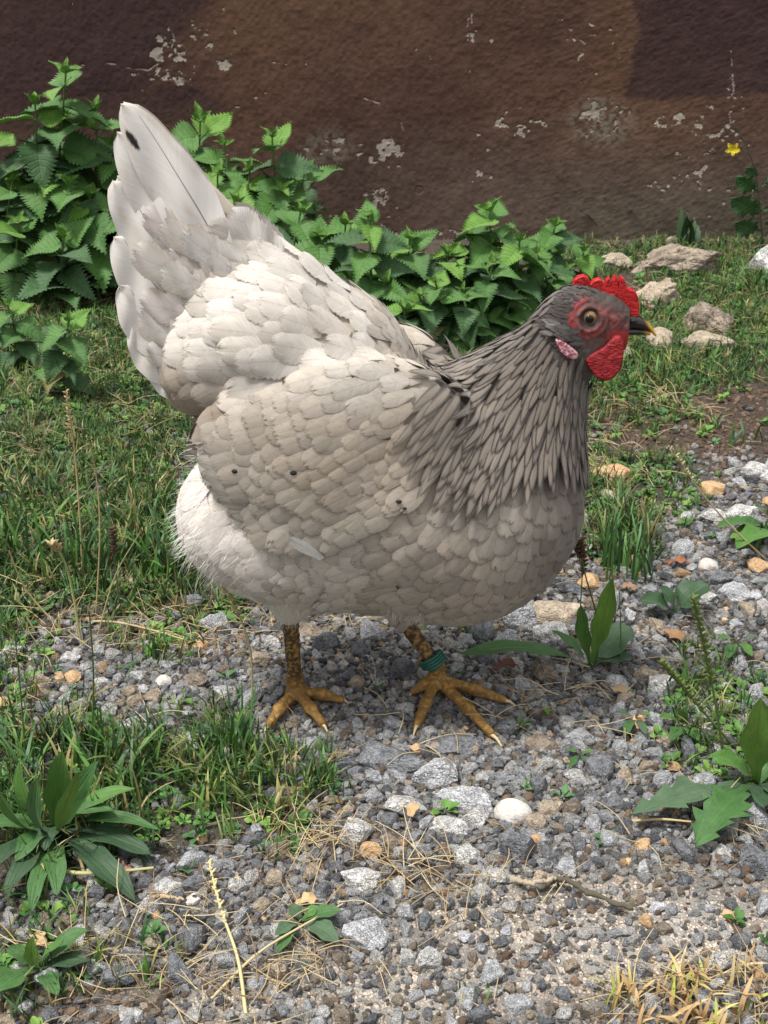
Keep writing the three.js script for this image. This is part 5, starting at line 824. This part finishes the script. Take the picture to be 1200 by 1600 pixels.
deadLeaf(60, 1480, 40, 0.8, [0.45, 0.32, 0.16], 'tan crumpled leaf among the weeds at bottom left');
deadLeaf(480, 1420, 40, -0.3, [0.45, 0.33, 0.17], 'tan withered blade above the small seedling');

// ---- grass and small ground plants, too many to count ----
function blade(len, w, bend, n, mb, base, az, col, twist = 0) { const d = V(Math.cos(az), 0, Math.sin(az)), s = V(-Math.sin(az + twist), 0, Math.cos(az + twist)); mb.grid(1, n, (u, t) => { const y = len * (t - bend * 0.42 * t * t), r = len * bend * t * t * 0.8; return { p: base.clone().addScaledVector(d, r).add(V(0, y, 0)).addScaledVector(s, (u - 0.5) * w * Math.pow(1 - t, 0.55) * (0.75 + 0.5 * t)), c: col, u, v: t }; }); }
const grassGeos = [];
for (let k = 0; k < 10; k++) { const mb = new MB(); const n = 5; for (let i = 0; i < n; i++) blade(rr(0.6, 1), rr(0.045, 0.085), rr(0.15, 1.1), 5, mb, V(rr(-0.16, 0.16), -0.03, rr(-0.16, 0.16)), rr(0, 6.28), [1, 1, 1], rr(-0.5, 0.5)); grassGeos.push(mb.geo()); }
const coverGeos = [];
for (let k = 0; k < 6; k++) { const mb = new MB(); const n = 4 + k % 3; for (let i = 0; i < n; i++) { const a = i / n * 6.283 + rr(-0.4, 0.4), l = rr(0.6, 1), b = V(rr(-0.1, 0.1), 0, rr(-0.1, 0.1)), T = V(Math.cos(a) * l, rr(0.15, 0.75), Math.sin(a) * l); const g = strap(b, T, rr(0.35, 0.6), { prof: 2, stalk: 0.3, bow: 0.12 }); const o = mb.p.length / 3; mb.p.push(...g.p); mb.c.push(...g.c); mb.u.push(...g.u); mb.i.push(...g.i.map(q => q + o)); } coverGeos.push(mb.geo()); }
const strawGeos = [];
for (let k = 0; k < 6; k++) { const mb = new MB(); const n = 2 + k % 3; for (let i = 0; i < n; i++) { const a = rr(0, 6.28), b = a + rr(-0.5, 0.5), l = rr(0.5, 1.1); const P = [V(rr(-0.2, 0.2), 0.05, rr(-0.2, 0.2))]; P.push(P[0].clone().add(V(Math.cos(a) * l * 0.5, rr(0.02, 0.2), Math.sin(a) * l * 0.5))); P.push(P[1].clone().add(V(Math.cos(b) * l * 0.5, rr(-0.1, 0.12), Math.sin(b) * l * 0.5))); mb.tube(curve(P, 6), t => 0.011 * (1 - 0.4 * t), 4, () => [1, 1, 1]); } strawGeos.push(mb.geo()); }
const clodGeos = [0, 1, 2].map(k => stoneGeo(1500 + k * 7, 3, 0.4, 3, 0.5));
function scatter(name, geos, m, pick) {                            // pick() -> {x, z, y, s, rot, tilt, c} or null
  const L = geos.map(() => []); for (const p of pick) L[Math.floor(R() * geos.length)].push(p);
  const G = new THREE.Group(), q = new THREE.Quaternion(), e = new THREE.Euler(), m4 = new THREE.Matrix4(), c = new THREE.Color();
  const all = []; geos.forEach((g, k) => { if (!L[k].length) return; const im = new THREE.InstancedMesh(g, m, L[k].length); L[k].forEach((p, i) => { e.set(p.tx || 0, p.rot, p.tz || 0, 'YXZ'); q.setFromEuler(e); const s = p.s; m4.compose(V(p.x, p.y, p.z), q, V(s * (p.w || 1), s * (p.h || 1), s * (p.w || 1))); im.setMatrixAt(i, m4); im.setColorAt(i, c.setRGB(...p.c)); }); im.name = name; im.castShadow = im.receiveShadow = true; all.push(im); });
  for (const im of all) { im.name = numbered(name); im.userData.kind = 'stuff'; im.userData.category = name.replace(/_/g, ' '); im.userData.label = STUFF[name]; scene.add(im); }
}
const STUFF = { grass: 'short green grass growing over the ground around the hen', ground_cover: 'tiny round leaved plants creeping between grass and gravel', straw_litter: 'dry tan straw and grass bits scattered on the ground', soil_crumbs: 'dark crumbs of bare soil between grass and stones' };
const grassM = new THREE.MeshPhysicalMaterial({ color: 0xffffff, roughness: 0.6, transmission: 0.15, thickness: 0, side: THREE.DoubleSide }), coverM = M({ color: 0xffffff, roughness: 0.65, side: THREE.DoubleSide }), strawM = M({ color: 0xffffff, roughness: 0.85 }), soilM = M({ color: 0xffffff, roughness: 1 });
const feetClear = (px, py) => ((px - 470) / 100) ** 2 + ((py - 1120) / 34) ** 2 < 1 || ((px - 715) / 105) ** 2 + ((py - 1118) / 58) ** 2 < 1;
{
  const grass = [], cover = [], straw = [], soil = []; const greens = [[0.055, 0.145, 0.022], [0.075, 0.18, 0.025], [0.04, 0.115, 0.025], [0.11, 0.20, 0.03], [0.05, 0.13, 0.04], [0.16, 0.21, 0.045]];
  for (let t = 0; t < 170000; t++) {
    const z = rr(-2.62, -0.5), x = rr(-1.25, 1.25); const [px, py] = gpx(x, z); if (px < -140 || px > 1340 || py > 1760) continue;
    const w = 60 * (fbm(x * 16, z * 16, 4, 2) - 0.5), clump = n3(x * 34, z * 34, 6); let g = blobs(GRASS, px + w, py + w * 0.6); const d = blobs(DRY, px + w, py + w); const y = gy(x, z);
    if (py > 1000) g *= 0.7; 
    if (R() < g * 0.55 * (0.35 + 1.1 * clump) && !feetClear(px, py)) { const tall = blobs([[245, 860, 70, 70, 1], [975, 850, 60, 50, 1], [110, 860, 150, 120, 0.35], [100, 1230, 170, 120, 0.7], [380, 1230, 120, 80, 0.4]], px, py); let c = greens[Math.floor(R() * greens.length)]; if (R() < 0.12 + 0.4 * d) c = mixc([0.38, 0.30, 0.13], [0.25, 0.25, 0.08], R()); const b = rr(0.45, 1.15); grass.push({ x, z, y, s: rr(0.018, 0.04) * (1 + 1.3 * tall), rot: rr(0, 6.28), tx: rr(-0.35, 0.35), tz: rr(-0.35, 0.35), w: rr(0.7, 1.1) / (1 + 0.35 * tall), c: c.map(q => q * b) }); }
    if (R() < g * 0.24 * (1.2 - clump) + 0.002) { const b = rr(0.7, 1.25), c = greens[Math.floor(R() * 5)].map(q => q * 1.15); if (!feetClear(px, py)) cover.push({ x, z, y: y + 0.001, s: rr(0.006, 0.014), rot: rr(0, 6.28), tx: rr(-0.3, 0.3), tz: rr(-0.3, 0.3), c: c.map(q => q * b) }); }
    if (R() < d * 0.15 + 0.005 + g * 0.018) { const k = R(), c = mixc([0.42, 0.31, 0.16], k < 0.3 ? [0.2, 0.12, 0.06] : [0.55, 0.46, 0.27], R()); straw.push({ x, z, y: y + rr(0.001, 0.008), s: rr(0.014, 0.05), rot: rr(0, 6.28), tx: rr(-0.25, 0.25), tz: rr(-0.25, 0.25), c }); }
    const so = Math.max(blobs(SOIL, px + w, py + w), 0.12); if (R() < so * 0.35) { const b = rr(0.5, 1.3); soil.push({ x, z, y: y + 0.0005, s: rr(0.0012, 0.0038) * (R() < 0.06 ? 1.6 : 1), rot: rr(0, 6.28), tx: rr(-1, 1), tz: rr(-1, 1), c: [0.13 * b, 0.088 * b, 0.06 * b] }); }
  }
  scatter('grass', grassGeos, grassM, grass); scatter('ground_cover', coverGeos, coverM, cover); scatter('straw_litter', strawGeos, strawM, straw); scatter('soil_crumbs', clodGeos, soilM, soil);
  console.log('grass', grass.length, 'cover', cover.length, 'straw', straw.length, 'soil', soil.length);
}
// tufts one can count
function tuft(px, py, n, hPx, spread, label, o = {}) {
  const { cols = [[0.05, 0.13, 0.03], [0.075, 0.18, 0.03], [0.04, 0.10, 0.03]], wpx = 6, bend = 0.7 } = o; const Bp = onG(px, py, -0.002), s = mpp(Bp), t = thing('grass_tuft', label, 'grass tuft', Bp, 'tufts of grass'); const ms = cols.map(c => M({ color: new THREE.Color(...c), roughness: 0.6, side: THREE.DoubleSide }));
  for (let i = 0; i < n; i++) { const mb = new MB(); blade(hPx * s * rr(0.6, 1.15) / 0.85, wpx * s * rr(0.7, 1.3), rr(0.1, bend), 7, mb, V(rr(-1, 1) * spread * s, 0, rr(-1, 1) * spread * s), rr(0, 6.28), [1, 1, 1], rr(-0.6, 0.6)); part('blade', mb.geo(), ms[i % ms.length], t); }
}
tuft(262, 895, 46, 95, 34, 'dense dark green grass tuft left of the vent feathers', { wpx: 8, bend: 1 });
tuft(975, 895, 40, 90, 36, 'upright grass tuft right of the breast', { wpx: 6, bend: 0.6 });
tuft(245, 1022, 22, 42, 22, 'small bright grass tuft above the small white pebble', { wpx: 7, cols: [[0.08, 0.2, 0.03], [0.1, 0.24, 0.04]] });
tuft(745, 985, 12, 28, 22, 'few grass blades under the breast', {});
tuft(808, 1146, 10, 40, 10, 'tiny grass tuft right of the front claw', { wpx: 7 });
tuft(505, 1230, 18, 52, 18, 'grass tuft on bare soil below the near foot', { wpx: 7 });
tuft(370, 1190, 26, 110, 30, 'tall thin grass tuft left of the near foot', { wpx: 6, bend: 0.5 });
tuft(340, 1270, 26, 80, 40, 'grass tuft with pale blades above the pale straw ear', { wpx: 7, cols: [[0.06, 0.15, 0.03], [0.09, 0.2, 0.03], [0.3, 0.27, 0.09]] });
tuft(200, 1230, 26, 120, 50, 'long bladed grass tuft right of the big rosette', { wpx: 8, bend: 1 });
tuft(30, 1240, 24, 90, 40, 'grass tuft at the left edge behind the big rosette', { wpx: 8, bend: 1 });
tuft(246, 1490, 9, 50, 16, 'sparse grass blades at the bottom beside the long straw', { wpx: 8 });
tuft(225, 1530, 8, 50, 14, 'few short blades left of the long straw', { wpx: 8, cols: [[0.08, 0.2, 0.03], [0.3, 0.27, 0.1]] });
tuft(75, 1440, 8, 50, 12, 'single upright blades above the bottom left weed', { wpx: 8 });
tuft(1060, 1085, 14, 60, 26, 'short grass blades between the green seed spikes', { wpx: 7 });
tuft(968, 1565, 18, 64, 26, 'yellow green blades of the dry tuft at bottom right', { wpx: 9, cols: [[0.30, 0.32, 0.06], [0.45, 0.40, 0.14], [0.42, 0.27, 0.12]] });
tuft(1120, 1570, 70, 56, 74, 'dry tan tuft with yellow green tips in the bottom right corner', { wpx: 9, cols: [[0.45, 0.33, 0.15], [0.40, 0.26, 0.12], [0.30, 0.33, 0.06], [0.5, 0.4, 0.2]], bend: 1.1 });
tuft(1050, 1588, 46, 40, 66, 'low withered tuft at the bottom edge', { wpx: 9, cols: [[0.45, 0.33, 0.15], [0.36, 0.22, 0.1]], bend: 1.3 });
tuft(738, 1560, 10, 44, 26, 'small grass tuft growing in fine grit at the bottom', { wpx: 6, cols: [[0.14, 0.24, 0.05], [0.1, 0.2, 0.04], [0.4, 0.32, 0.14]] });
tuft(945, 370, 12, 70, 20, 'dark thin grass blades against the wall left of the long rock', { wpx: 5, cols: [[0.02, 0.04, 0.018], [0.03, 0.06, 0.02]], bend: 0.9 });
tuft(1075, 385, 10, 50, 14, 'dark broad blades at the wall foot above the long rock', { wpx: 12, cols: [[0.025, 0.06, 0.02], [0.035, 0.08, 0.025]], bend: 0.6 });
tuft(30, 880, 24, 110, 40, 'tall grass tuft at the left edge of the lawn', { wpx: 7, bend: 0.9 });
tuft(130, 900, 30, 120, 50, 'tall grass clump around the straw stalks at left', { wpx: 6, bend: 0.7 });
tuft(1180, 860, 12, 50, 24, 'grass blades at the right edge under the leafy weed', { wpx: 7 });
tuft(1010, 500, 22, 40, 40, 'grass blades between the cream rock and the blocky brown one', { wpx: 5 });
tuft(1060, 450, 20, 34, 46, 'grass blades in front of the long low rock', { wpx: 4 });
tuft(1120, 560, 26, 36, 50, 'grass blades below the blocky brown rock', { wpx: 5 });
tuft(990, 590, 30, 40, 50, 'bright grass below the wattle', { wpx: 5, cols: [[0.07, 0.17, 0.03], [0.09, 0.2, 0.035], [0.05, 0.12, 0.03]] });
tuft(1185, 450, 20, 40, 40, 'grass in front of the pale boulder at the right edge', { wpx: 5 });
tuft(1160, 690, 12, 40, 26, 'sparse grass blades on dark soil at the right', { wpx: 5 });
shadows(scene);
renderer.render(scene, camera);
